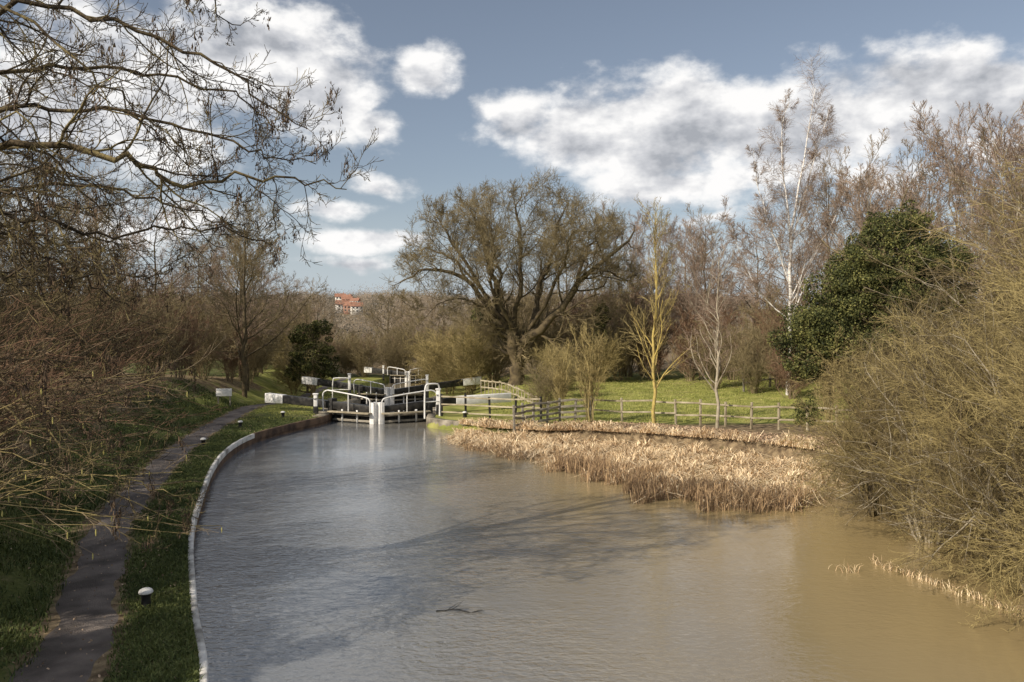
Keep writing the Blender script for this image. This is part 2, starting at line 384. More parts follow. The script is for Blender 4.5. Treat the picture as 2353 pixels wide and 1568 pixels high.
Vv, Ff = strip(LD[split:], nl[split:], 0.12, 0.1, z1[split:]); obj("canal_edging", mesh_np("canal_edging", Vv, Ff, M_pile, False), kind="structure")

def wallstrip(name, pts, w, z0, zt, mat, sgn):
    g = Geo()
    for a, b_ in zip(pts[:-1], pts[1:]):
        a = np.array(a, float); b_ = np.array(b_, float); m = max(1, int(np.linalg.norm(b_ - a) / 1.2))
        for k in range(m):
            p = a + (b_ - a) * (k / m + 0.004); q = a + (b_ - a) * ((k + 1) / m - 0.004)
            d = norm(q - p); nn_ = np.array([-d[1], d[0]]) * sgn * w / 2
            zp = zt(p[1]); zq = zt(q[1])
            g.beam((p[0] + nn_[0], p[1] + nn_[1], (z0 + zp) / 2), (q[0] + nn_[0], q[1] + nn_[1], (z0 + zq) / 2), w, zp - z0, zq - z0)
    return g.build(name, mat, kind="structure")
ztop = lambda y: float(np.interp(y, [0, 42, 57, 60], [0.40, 0.40, -0.62, -0.8]))
wallstrip("lock_wall", [(-8.75, 38.4), (-10.9, 57.5), (-12, 62)], 0.7, -3, ztop, M_stone, 1)
wallstrip("lock_wall", [(-4.05, 38.4), (-6.4, 57.5), (-6.0, 62)], 0.7, -3, ztop, M_stone, -1)
wallstrip("lock_wall", [(-4.05, 38.4), (-3.95, 36.6), (-3.2, 35.6), (-2.4, 35.0), (-1.2, 34.0)], 0.35, -1, lambda y: 0.40, M_stone, 1)
wallstrip("lock_wall", [(-8.75, 38.4), (-8.85, 37.2)], 0.5, -1, lambda y: 0.41, M_stone, -1)

# ------------------------------------------------------------------ lock gates
def lock_gate(H, Mt, ext, zb, zw, label, white_len=1.0, rise=0.0, fat=1.0):
    H = np.array(H, float); Mt = np.array(Mt, float); d = norm(Mt - H)
    T = thing("lock_gate", (0, 0, 0), label, "lock gate", "mitred gates of the canal lock")
    T.location = (H[0], H[1], zb)
    rz = math.atan2(d[1], d[0])
    def A(s, dz=0, off=0):
        nn_ = np.array([-d[1], d[0]])
        if nn_[1] > 0: nn_ = -nn_
        p = d * s + nn_ * off; return (p[0], p[1], dz)
    ln = np.linalg.norm(Mt - H)
    g = Geo(); npk = 9
    for k in range(npk):
        p = A(ln * (k + 0.5) / npk)
        g.post(p[0], p[1], zw - 0.6 - zb, -0.40 - 0.01 * (k % 2), ln / npk * 0.93, 0.07, rz)
    g.build("gate_panel", M_black, T)
    g = Geo()
    for dz in (-0.48, -0.76):
        g.beam(A(0.14, dz, 0.1), A(ln - 0.14, dz, 0.1), 0.12, 0.10)
    g.build("gate_frame", M_wood, T, 0.008)
    L_ = ext
    bm = Geo().beam(A(ln - 0.02, -0.20, 0), A(-L_ + white_len, rise * .75, 0), 0.26 * fat, 0.27 * fat, 0.36 * fat).build("balance_beam", M_black, T, 0.015)
    Geo().beam(A(-L_ + white_len - 0.003, rise * .75, 0), A(-L_, rise, 0), 0.30 * fat, 0.37 * fat, 0.42 * fat).build("beam_end", M_white, bm, 0.015)
    for s_, nm, ht in ((0.0, "heel_post", 0.24), (ln - 0.13, "mitre_post", 0.14)):
        p = A(s_); Geo().post(p[0], p[1], zw - 0.3 - zb, ht, 0.25, 0.40, rz).build(nm, M_black if s_ == 0 else M_white, T, 0.012)
    for s_ in (ln * 0.28, ln * 0.62):
        q = A(s_, 0, 0.17)
        Geo().post(q[0], q[1], zw + 0.02 - zb, -0.25, 0.09, 0.03, rz).build("gate_strap", M_white, T)
    g = Geo()
    g.beam(A(0.1, -0.36, 0.36), A(ln - 0.1, -0.36, 0.36), 0.32, 0.06)
    g.build("walkway", M_palewood, T, 0.005)
    g = Geo()
    g.tube([A(-0.2, -0.35, 0.42), A(-0.24, 0.25, 0.42), A(-0.2, 0.52, 0.42), A(0.0, 0.64, 0.42), A(0.3, 0.64, 0.42), A(ln * 0.6, 0.50, 0.42), A(ln - 0.25, 0.38, 0.42), A(ln - 0.08, 0.28, 0.42), A(ln - 0.04, 0.1, 0.42), A(ln - 0.04, -0.3, 0.42)], 0.028 * fat, 40)
    g.build("handrail", M_white, T, smooth=True)
    Geo().tube([A(ln * 0.5, 0.54, 0.42), A(ln * 0.5, 0.1, 0.42), A(ln * 0.5, -0.32, 0.42)], 0.023 * fat, 4).build("rail_stanchion", M_white, T, smooth=True)
    return T
lock_gate((-8.75, 38.75), (-6.4, 37.5), 4.3, 0.86, 0.0, "black lock gate leaf with white-ended balance beam and curved white handrail", 1.2, 0.08, 1.15)
lock_gate((-4.05, 38.75), (-6.32, 37.5), 4.5, 0.86, 0.0, "black lock gate leaf with long white-tipped beam beside wooden fence", 3.1, 0.08, 1.1)
lock_gate((-10.95, 57.4), (-8.7, 56.2), 5.4, 0.14, -2.5, "black lower lock gate leaf with white handrail and white beam end", 1.5, .42, 1.3)
lock_gate((-6.4, 57.4), (-8.62, 56.2), 4.6, 0.14, -2.5, "black lower lock gate leaf with white beam end beside grass", 1.5, .42, 1.3)
lock_gate((-15.2, 100), (-13.0, 98.9), 4.0, -1.15, -2.5, "black gate leaf of the next lock with white handrail", 1.2, .2, 1.7)
lock_gate((-10.8, 100), (-12.9, 98.9), 4.0, -1.15, -2.5, "black gate leaf of the next lock with white beam end", 1.2, .2, 1.7)

def paddle_stand(x, y, z, h, label, w=.18):
    T = thing("paddle_stand", (x, y, z), label, "paddle gear", "ground paddle stands of the lock")
    Geo().post(0, 0, -0.2, h * 0.4, w * 1.15).build("stand_base", M_black, T, 0.01)
    Geo().post(0, 0, h * 0.4 + 0.002, h, w).build("stand_post", M_white, T, 0.015)
    cp_ = Geo().post(0, 0, h + 0.002, h + 0.06, w * 1.4).build("stand_cap", M_white, T, 0.01)
    Geo().tube([(-0.1, -0.13, h * 0.8), (0.02, -0.14, h * 0.8), (0.12, -0.13, h * 0.84)], 0.02, 5, 6).build("windlass_spindle", M_black, T)
for x, y, h, l in ((-9.45, 38.3, .95, "black and white paddle stand beside the lock gate"), (-3.55, 38.3, 1.2, "tall white paddle stand beside the lock gate"),
                   (-11.5, 56.3, 1.85, "tall white paddle stand by the lower gates"), (-6.0, 56.3, 1.75, "tall white paddle stand at lower lock corner"), (-16.0, 99, 1.6, "white paddle stand beside the next lock"), (-10.3, 99, 1.8, "white paddle stand beside the next lock's beam")):
    paddle_stand(x, y, float(gbase(x, y)), h, l)
def rail_hoop(x, y, z, w, h, rz, label):
    T = thing("lock_handrail", (x, y, z), label, "handrail", "curved white lockside handrails", rz=rz)
    Geo().tube([(-w / 2, 0, -0.1), (-w / 2, 0, h * 0.6), (-w / 2 + 0.05, 0, h * 0.93), (-w / 2 + 0.2, 0, h), (w / 2 - 0.2, 0, h), (w / 2 - 0.05, 0, h * 0.93), (w / 2, 0, h * 0.6), (w / 2, 0, -0.1)], 0.042, 30).build("hoop", M_white, T, smooth=True)
    Geo().tube([(-w / 2, 0, h * 0.45), (0, 0, h * 0.45), (w / 2, 0, h * 0.45)], 0.03, 4).build("cross_rail", M_white, T, smooth=True)
rail_hoop(-3.75, 37.4, 0.38, 0.8, 1.5, 0.6, "curved white tubular handrail at the lock wall end")
rail_hoop(-12.2, 56.8, -0.6, 1.2, 1.5, 0.1, "wide white tubular handrail by the lower gates")

bx = [(-5.55, 12.0), (-11.0, 28.3), (-11.45, 33.5), (-10.75, 37.3), (-2.2, 36.9)]
for i, (x, y) in enumerate(bx):
    T = thing("mooring_bollard", (x, y, float(gbase(x, y)) - 0.01), "short black iron bollard with white domed cap on grass verge", "bollard", "mooring bollards along the canal")
    Geo().lathe([(0.0, -0.05), (0.085, -0.05), (0.075, 0.03), (0.065, 0.14), (0.085, 0.21), (0.088, 0.216), (0, 0.216)]).build("bollard_shaft", M_black, T, smooth=True)
    Geo().lathe([(0.0, 0.218), (0.098, 0.218), (0.105, 0.228), (0.102, 0.25), (0.088, 0.272), (0.06, 0.287), (0.02, 0.294), (0, 0.294)]).build("bollard_cap", M_white, T, smooth=True)

# ------------------------------------------------------------------ fences
def fence(name, pts, step, h, rails, pm, rm, label, pw=0.09, rw=0.035, rh=0.09, ztop=None, cat="fence"):
    pts = [np.array(p, float) for p in pts]
    T = thing(name, (pts[0][0], pts[0][1], float(gz(pts[0][0], pts[0][1]))), label, cat)
    o = np.array([pts[0][0], pts[0][1], T.location.z]); P = []
    for a, b_ in zip(pts[:-1], pts[1:]):
        m = max(1, round(np.linalg.norm(b_ - a) / step))
        for k in range(m): P.append(a + (b_ - a) * k / m)
    P.append(pts[-1])
    Zs = [float(gz(p[0], p[1])) if ztop is None else ztop(p) - h for p in P]
    for k, p in enumerate(P):
        j = rng.normal(0, 0.018, 2); hh = h + 0.05 + rng.uniform(-0.04, 0.05)
        q = Geo(); q.post(p[0] - o[0], p[1] - o[1], Zs[k] - 0.3 - o[2], Zs[k] + hh - o[2], pw, pw, 0.3); V0, F0 = q.p[0]; V0 = V0.copy(); V0[4:, 0] += j[0] * 2; V0[4:, 1] += j[1]; q.p[0] = (V0, F0)
        q.build("post", pm, T, 0.006)
    for r_ in rails:
        g = Geo()
        for k in range(len(P) - 1):
            a, b_ = P[k], P[k + 1]; d = norm(b_ - a); nn_ = np.array([d[1], -d[0]])
            if nn_[1] > 0: nn_ = -nn_
            nn_ = nn_ * (pw / 2 + rw / 2 + 0.003); dz = rng.normal(0, 0.02, 2)
            g.beam((a[0] + nn_[0] - o[0] + d[0] * 0.004, a[1] + nn_[1] - o[1], Zs[k] + h * r_ + dz[0] - o[2]), (b_[0] + nn_[0] - o[0] - d[0] * 0.004, b_[1] + nn_[1] - o[1], Zs[k + 1] + h * r_ + dz[1] - o[2]), rw, rh)
        g.build("rail", rm, T, 0.004)
    return T
fence("wooden_fence", [(3.5, 34.6), (6, 33.9), (9.6, 31.9), (13.5, 30.2)], 1.15, 1.0, (0.92, 0.45), M_palewood, M_palewood, "pale post-and-rail fence along the edge of the green field", 0.08, .03, .07)
fence("wooden_fence", [(-3.3, 37.5), (-1.0, 36.6), (1.3, 35.6)], 1.12, 0.98, (0.95, 0.58, 0.2), M_black, M_palewood, "dark-posted fence with three pale rails beside the lock", 0.09, rh=.07)
fence("wooden_fence", [(0.1, 32.6), (0.9, 33.9), (2.1, 34.7), (3.4, 34.8)], 0.85, 0.95, (0.96, 0.70, 0.44, 0.18), M_wood, M_wood, "weathered grey four-rail fence at the canal bank", 0.09, 0.03, 0.10)
fence("footbridge_fence", [(-1.9, 49.5), (-1.2, 48.6), (-0.4, 47.2), (0.4, 45.4), (0.9, 44.2), (1.4, 42.5)], 0.42, 0.85, (0.97, 0.50), M_palewood, M_palewood, "curved pale paling fence of the bypass footbridge", 0.05, 0.03, 0.08, ztop=lambda p: float(1.25 - 0.45 * ss(48, 42.5, p[1])))
fence("wooden_fence", [(14, 48), (20, 52), (28, 55)], 2.2, 1.1, (0.9, 0.5), M_wood, M_wood, "grey post-and-rail fence at the far side of the field", 0.1)

T = thing("notice_board", (-15.2, 42.0, float(gz(-15.2, 42))), "small white notice board on two posts on the grassy bank", "sign", rz=0.15)
Geo().post(-0.3, 0, -0.2, 0.9, 0.07).build("post", M_wood, T, 0.005); Geo().post(0.3, 0, -0.2, 0.9, 0.07).build("post", M_wood, T, 0.005)
Geo().beam((-0.40, -0.06, 0.68), (0.40, -0.06, 0.68), 0.03, 0.4).build("panel", M_white, T, 0.006)

def driftwood(x, y, ln, rz, label):
    T = thing("floating_branch", (x, y, 0.008), label, "branch", rz=rz)
    P, R = polys([([(-ln / 2, 0, 0), (-ln * 0.1, 0.02, 0.012), (ln * 0.2, -0.02, 0.004), (ln / 2, 0.03, 0.008)], 0.012, 0.007)], 8, rng, 0.006)
    P2, R2 = spawn(P, R, 12, 0.1, 0.95, 0.5, 0.35, 0.7, 4, 0.15, 0.05, rng, 0.004, flat=0.25)
    Vv, Ff = merge([tubes(P, R, 5), tubes(P2, R2, 3)]); obj("stick", mesh_np("stick", Vv, Ff, M_black), T)
driftwood(-0.85, 12.75, 0.75, -0.05, "dark twiggy branch floating on the water")

# ------------------------------------------------------------------ vegetation
def leaves(C, size, r, aspect=0.7, out_dir=None):
    n = len(C); nrm = r.normal(size=(n, 3))
    if out_dir is not None: nrm = norm(nrm) * 0.8 + out_dir
    nrm = norm(nrm); a = norm(np.cross(nrm, r.normal(size=(n, 3)))); b_ = np.cross(nrm, a)
    s = (size * r.uniform(0.6, 1.3, n))[:, None]
    V = np.stack([C - a * s * 0.5, C - b_ * s * 0.5 * aspect + nrm * s * 0.06, C + a * s * 0.5, C + b_ * s * 0.5 * aspect + nrm * s * 0.06], 1).reshape(-1, 3)
    F = np.arange(4 * n).reshape(n, 4); return V, F

def place_tree(tmpl, x, y, sc, rz, label, name="bare_tree", cat="tree", group=None, z=None, dz=-0.05):
    T = thing(name, (x, y, (float(gz(x, y)) if z is None else z) + dz), label, cat, group, rz, sc)
    for pn, me in tmpl: obj(pn, me, T)
    return T

def template(H, nl, r, mats, ang=0.85, lr=0.5, lev=((7, .5), (7, .5), (5, .5)), trop=0.06, wig=0.14, r0=0.16, t0=0.2, multi=1, rmin=0.006, twig_trop=0.05, spread=0.0, K0=12, crown_name="crown", lean=0.0):
    st = []
    for k in range(multi):
        a = r.uniform(0, 6.28); s_ = spread * r.uniform(0.4, 1)
        h = H * r.uniform(0.8, 1.0) if k else H
        st.append(([(0.12 * math.cos(a) * (multi > 1), 0.12 * math.sin(a) * (multi > 1), -0.2), (s_ * .3 * math.cos(a) + lean * .2, s_ * .3 * math.sin(a), h * 0.3), (s_ * .65 * math.cos(a) + r.normal() * .1 + lean * .5, s_ * .65 * math.sin(a), h * 0.65), (s_ * math.cos(a) + lean, s_ * math.sin(a), h)], r0 if k == 0 else r0 * .8, r0 * 0.12))
    P0, R0 = polys(st, K0, r, H * 0.006)
    P1, R1 = spawn(P0, R0, nl, t0, 0.97, ang, lr, 0.5, 8, wig, trop, r, rmin * 1.5)
    lv = [(P1, R1)]
    for j, (n_, l_) in enumerate(lev):
        last = j == len(lev) - 1
        lv.append(spawn(*lv[-1], n_, 0.15, 1.0, 0.65, l_, 0.55, 3 if last else 5, wig * 1.1, twig_trop if last else trop, r, rmin))
    tv = merge([tubes(P0, R0, 8), tubes(P1, R1, 5)])
    cv = merge([tubes(p, q, 3) for p, q in lv[1:]])
    return [("trunk", mesh_np("trunk", *tv, mats[0], True)), (crown_name, mesh_np("crown", *cv, mats[1]))]

r = np.random.default_rng(11)
TA = template(12, 20, r, (M_bark, M_twig), 0.85, 0.5, lev=((8, .58), (7, .55), (5, .6)), r0=0.17, rmin=0.012)
TB = template(13, 20, r, (M_bark, M_twigb), 0.6, 0.40, lev=((8, .55), (7, .55), (5, .6)), trop=0.10, r0=0.15, rmin=0.011)
TC = template(12, 10, r, (M_lgrey, M_twigp), 0.55, 0.45, lev=((7, .55), (7, .55), (5, .6)), trop=0.12, r0=0.10, multi=3, spread=1.8, rmin=0.011)
TD = template(11, 20, r, (M_bark, M_twigp), 0.8, 0.48, lev=((8, .58), (7, .55), (5, .6)), r0=0.15, rmin=0.011)
SH1 = template(3.2, 9, r, (M_twig, M_twig), 0.6, 0.55, lev=((7, .5), (7, .5)), trop=0.03, r0=0.025, multi=14, spread=1.6, rmin=0.007, t0=0.05)
SH2 = template(3.0, 9, r, (M_twigb, M_twigr), 0.6, 0.55, lev=((7, .5), (6, .5)), trop=0.03, r0=0.025, multi=14, spread=1.4, rmin=0.007, t0=0.05)
SH3 = template(3.0, 10, r, (M_twigy, M_twigy), 0.7, 0.6, lev=((7, .5), (7, .55)), trop=0.0, r0=0.022, multi=14, spread=1.6, rmin=0.007, t0=0.05)
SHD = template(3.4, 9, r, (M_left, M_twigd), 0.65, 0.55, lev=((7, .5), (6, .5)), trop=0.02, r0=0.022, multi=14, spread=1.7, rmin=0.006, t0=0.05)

# --- big central tree
s = 58 / 1830.0; bx0, by0, bz0 = 0.3, 58.0, 0.3
def cp(l, ys):
    return [(px * s, yv, -py * s) for (px, py), yv in zip(l, ys)]
limbs = [
    (cp([(0, 10), (2, -40), (-3, -95), (-25, -150), (-45, -200)], [0, 0, 0, .2, .5]), 0.60, 0.26),
    (cp([(0, -60), (28, -110), (75, -150), (120, -195), (150, -250), (215, -300), (255, -330), (270, -370)], [0, -.2, -.5, -.8, -1, -1.5, -1.5, -1]), 0.38, 0.03),
    (cp([(-20, -135), (-70, -200), (-120, -250), (-190, -265), (-240, -250), (-270, -225)], [0, -.6, -1.2, -2, -2.4, -2.6]), 0.22, 0.02),
    (cp([(-45, -195), (-60, -270), (-85, -350), (-105, -400), (-120, -440)], [.5, 1, 1.6, 2, 2.5]), 0.22, 0.02),
    (cp([(-10, -120), (8, -220), (15, -320), (0, -390), (15, -440)], [0, -.6, -1.2, -1, -1]), 0.22, 0.02),
    (cp([(30, -110), (65, -250), (90, -340), (105, -400), (120, -435)], [-.2, 1, 1.5, 2, 2]), 0.22, 0.02),
    (cp([(-60, -190), (-125, -300), (-160, -350), (-180, -390)], [-.5, -1, -.5, 0]), 0.15, 0.02),
    (cp([(120, -195), (165, -310), (190, -350), (215, -380)], [-.8, 0, .5, 1]), 0.15, 0.02),
    (cp([(-20, -140), (-40, -260), (-70, -330), (-60, -410)], [0, 2, 4, 5]), 0.16, 0.02),
    (cp([(30, -130), (60, -230), (60, -310), (80, -380)], [0, 2, 4.5, 5.5]), 0.16, 0.02),
    (cp([(0, -120), (-50, -220), (-50, -310), (-60, -370)], [0, -2, -4, -5]), 0.15, 0.02),
    (cp([(30, -130), (90, -240), (110, -310), (140, -350)], [0, -2, -4, -5]), 0.15, 0.02),
    (cp([(-20, -135), (-90, -190), (-160, -190), (-210, -160)], [0, -1, -2, -3]), 0.10, 0.015),
    (cp([(-60, -200), (-140, -290), (-210, -320), (-245, -310)], [0, 1, 1.5, 2]), 0.11, 0.015),
    (cp([(150, -250), (200, -260), (240, -240), (270, -215)], [-1, -2, -2.5, -3]), 0.10, 0.015)]
r = np.random.default_rng(5)
def keep(P, R):   # drop branches that would leave the crown envelope
    c_ = np.array([0, 0, 7.7]); ra = np.array([9.6, 8.8, 8.5])
    l = np.linalg.norm((P[:, -1] - c_) / ra, axis=-1); k = (l < 1.0 + .04 * r.normal(size=len(l))) | (P[:, -1, 2] < 5)
    return P[k], R[k]
P0, R0 = polys(limbs, 14, r, 0.12)
P1, R1 = keep(*spawn(P0, R0, 18, 0.2, 1.0, 0.9, 0.34, 0.36, 8, 0.22, 0.09, r, 0.018, fall=.35))
P2, R2 = keep(*spawn(P1, R1, 9, 0.15, 1.0, 0.8, 0.54, 0.5, 6, 0.20, 0.06, r, 0.013, fall=.4))
P3, R3 = keep(*spawn(P2, R2, 7, 0.15, 1.0, 0.75, 0.55, 0.6, 4, 0.16, 0.08, r, 0.010, fall=.35))
P4, R4 = keep(*spawn(P3, R3, 4, 0.2, 1.0, 0.6, 0.65, 0.8, 3, 0.12, 0.08, r, 0.009, fall=.3))
tv = merge([tubes(P0, R0, 10), tubes(P1, R1, 5)]); cv = merge([tubes(P2, R2, 3), tubes(P3, R3, 3), tubes(P4, R4, 3)])
BIG = [("trunk", mesh_np("trunk", *tv, M_bark, True)), ("crown", mesh_np("crown", *cv, M_twig))]
place_tree(BIG, bx0, by0, 1, 0, "large spreading bare tree with gnarled dark limbs on grass", z=bz0)

# --- birch
r = np.random.default_rng(21)
st = [([(0, 0, -.2), (0.1, 0, 5), (0.15, 0, 9), (0.7, 0, 13), (1.5, 0.2, 17.6)], 0.13, 0.015), ([(0.1, 0, 8), (0.6, .2, 10.5), (1.7, .4, 14), (2.4, .5, 16.4)], 0.055, 0.010),
      ([(0.05, 0, 6.5), (-0.8, -.2, 9), (-1.7, -.3, 11.5), (-2.1, -.3, 14)], 0.045, 0.01), ([(0.1, 0, 9.5), (-.1, .3, 12), (-.3, .5, 15), (0.2, .5, 17.2)], 0.055, 0.01), ([(0.0, 0, 4.5), (-1.5, .2, 6), (-2.6, .3, 8.2), (-3.2, .3, 10)], 0.04, 0.01), ([(0.05, 0, 5.5), (1.2, -.2, 8), (2.4, -.3, 10), (3.2, -.3, 12)], 0.04, 0.01)]
P0, R0 = polys(st, 14, r, 0.035)
P1, R1 = spawn(P0, R0, 16, 0.15, 0.97, 0.6, 0.22, 0.42, 8, 0.10, 0.06, r, 0.009)
P2, R2 = spawn(P1, R1, 11, 0.15, 1.0, 0.65, 0.6, 0.5, 5, 0.12, 0.0, r, 0.008)
P3, R3 = spawn(P2, R2, 12, 0.1, 1.0, 0.8, 0.85, 0.7, 4, 0.16, -0.08, r, 0.0065)
place_tree([("trunk", mesh_np("trunk", *merge([tubes(P0, R0, 8), tubes(P1, R1, 4)]), M_birch, True)), ("crown", mesh_np("crown", *merge([tubes(P2, R2, 3), tubes(P3, R3, 3)]), M_twigp))], 15.6, 45, 1, 0, "tall silver birch with white trunk and fine drooping twigs", "silver_birch", z=.5)

# --- young trees at the fence
r = np.random.default_rng(31)
Y1 = template(8.8, 32, r, (M_lichen, M_twigy), 0.55, 0.28, lev=((7, .55), (6, .55)), trop=0.10, r0=0.085, t0=0.17, rmin=0.009)
place_tree(Y1, 5.95, 33.2, 1, 0, "slender young tree with yellow lichen on trunk and twigs", "young_tree")
Y2 = template(6.8, 24, r, (M_lgrey, M_twigp), 0.75, 0.36, lev=((7, .5), (6, .5)), trop=0.05, r0=0.08, t0=0.22, rmin=0.009)
place_tree(Y2, 8.15, 31.6, 1, 0, "small pale-barked bare tree beside the field fence", "young_tree")
Y3 = template(4.0, 9, r, (M_twigy, M_twigy), 0.35, 0.4, lev=((6, .5), (5, .5)), trop=0.15, r0=0.03, multi=8, spread=0.7, rmin=0.008, t0=0.15)
place_tree(Y3, 3.3, 33.8, 1, 0, "upright many-stemmed olive shrub by the grey fence", "shrub", "shrub")
place_tree(Y3, 2.2, 35.6, 0.85, 2, "upright many-stemmed bare shrub behind the grey fence", "shrub", "shrub")
place_tree(Y3, 12.6, 31.5, 1.2, 1, "upright many-stemmed shrub near the field fence", "shrub", "shrub")

bg = "bare trees of the wood beyond the field"
lst = [(TB, 5, 74, .95), (TA, 9, 72, .85), (TC, 12.5, 68, .95), (TB, 16, 66, .95), (TD, 19, 62, 1.0), (TC, 14, 59, .95), (TB, 23, 58, 1.05), (TD, 19.5, 56, .95), (TC, 23, 50, 1.05), (TB, 26, 52, 1.1), (TC, 26, 43, 1.05), (TD, 29, 46, 1.2), (TB, 24.5, 38, .9), (TB, 28, 38, 1.1), (TC, 22, 33, .95), (TD, 20.5, 28, .85), (TB, 24, 30, .95), (TB, 33, 42, 1.25), (TD, 19, 37, .75), (TB, 17.5, 24, .65), (TC, 20, 44, .95),
       (TA, -4, 88, .65), (TB, 1, 82, .7), (TD, 7, 64, .62), (TD, 11, 62, .65), (TB, 8, 78, 1.0), (TC, 11, 76, 1.1), (TD, 16, 74, 1.1), (TB, 27, 62, 1.2), (TC, 30, 52, 1.3), (TD, 24, 46, 1.1)]
lab = {id(TA): "bare spreading tree with olive twigs in the wood", id(TB): "tall upright bare brown tree in the wood", id(TC): "multi-stemmed bare tree with pinkish twigs in the wood", id(TD): "rounded bare tree with pinkish-brown twigs in the wood"}
for i, (t, x, y, sc) in enumerate(lst):
    place_tree(t, x, y, (sc, sc, sc * r.uniform(.92, 1.06)), r.uniform(0, 6.28), lab[id(t)], group=bg)
bs = "bare shrubs of the thicket"
slab = {id(SH1): "dense bare olive-brown shrub", id(SH2): "dense bare shrub with reddish stems", id(SH3): "dense bare shrub with yellow-green stems"}
for (t, x, y, sc) in [(SH3, -3.2, 60, 1.5), (SH3, -5, 64, 1.5), (SH1, -1.5, 62, 1.6), (SH1, 2.8, 61, 1.3), (SH1, 5, 60, 1.4), (SH3, 6.5, 58, 1.1), (SH1, 8, 60, 1.5), (SH2, 10.5, 60, 1.5), (SH2, 13, 58, 1.6), (SH2, 15.5, 56, 1.6), (SH1, 18, 54, 1.7), (SH2, 20.5, 50, 1.7), (SH1, 21, 44, 1.7), (SH2, 21, 38, 1.6), (SH1, 18, 32, 1.5), (SH1, 18, 27, 1.6), (SH1, 9.5, 65, 1.9), (SH3, 3, 46, .8), (SH1, 1.6, 39, .7), (SH3, 2.6, 51, .9), (SH1, 14, 27, 1.2), (SH3, -6.8, 70, 1.5), (SH1, -1.5, 70, 2.1), (SH1, 2, 71, 2.2), (SH2, 6, 69, 2.1), (SH2, 15, 64, 2.1), (SH2, 22, 56, 2.1), (SH1, 25, 48, 2.1), (SH1, 24, 36, 2), (SH1, -4, 76, 1.8), (SH2, 11, 66, 2.2), (SH3, -5.5, 82, 1.6), (SH1, 14.3, 47, 1.2), (SH2, 16.5, 49, 1.5), (SH1, 13, 51, 1.2), (SH2, 15.3, 43.5, .9)]:
    place_tree(t, x, y, sc, r.uniform(0, 6.28), slab[id(t)], "shrub", "shrub", bs)

place_tree(TA, -16.8, 50, .95, 1.0, "bare tree with olive twigs beside the towpath hedge")
for (t, x, y, sc) in [(TD, -20.5, 46, .85), (TA, -24, 40, .85), (TB, -19.8, 58, .85), (TD, -18, 54, .85), (TB, -26, 50, .9), (TA, -26, 66, .85), (TD, -24, 84, .6), (TA, -20, 21, .7), (TA, -30, 58, .95), (TD, -22, 70, .8), (TA, -17.5, 68, .6), (TA, -21, 62, .9), (TB, -19, 78, .7), (TD, -25, 36, .8)]:
    place_tree(t, x, y, sc, r.uniform(0, 6.28), "bare tree in the hedge on the grassy bank", group="bare trees in the bank hedge")
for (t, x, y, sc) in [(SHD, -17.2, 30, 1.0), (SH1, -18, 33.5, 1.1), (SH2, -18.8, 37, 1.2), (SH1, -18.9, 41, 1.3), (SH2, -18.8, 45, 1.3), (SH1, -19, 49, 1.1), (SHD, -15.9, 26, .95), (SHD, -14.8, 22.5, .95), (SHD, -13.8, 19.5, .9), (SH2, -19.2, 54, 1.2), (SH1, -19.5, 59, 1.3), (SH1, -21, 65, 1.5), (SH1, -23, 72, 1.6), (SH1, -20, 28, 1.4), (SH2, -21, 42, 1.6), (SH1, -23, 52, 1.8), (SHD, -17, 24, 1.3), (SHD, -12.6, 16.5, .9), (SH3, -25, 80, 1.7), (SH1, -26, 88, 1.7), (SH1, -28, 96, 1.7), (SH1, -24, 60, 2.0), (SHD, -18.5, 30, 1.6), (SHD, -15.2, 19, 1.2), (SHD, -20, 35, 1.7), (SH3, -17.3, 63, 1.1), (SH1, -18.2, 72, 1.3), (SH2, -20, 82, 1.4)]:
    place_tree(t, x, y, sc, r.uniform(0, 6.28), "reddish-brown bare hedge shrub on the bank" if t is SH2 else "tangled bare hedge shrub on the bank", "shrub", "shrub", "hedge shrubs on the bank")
for k in range(28):
    x = -34 + k * 1.4 + r.normal() * .4; y = 104 + r.uniform(0, 10) - abs(x + 10) * .2
    place_tree([SH1, SH2, SH1][k % 3], x, y, r.uniform(1.4, 2.0), r.uniform(0, 6.28), "bare brown shrub in the hedge beyond the locks", "shrub", "shrub", "hedge beyond the locks")
for k in range(44):
    x = -64 + k * 1.9 + r.normal() * 1.5; y = 122 + r.uniform(0, 70)
    if -.235 < x / y < -.175: continue
    place_tree([TA, TB, TD][k % 3], x, y, r.uniform(.5, .95), r.uniform(0, 6.28), "bare tree behind the far hedge", group="bare trees behind the far hedge")

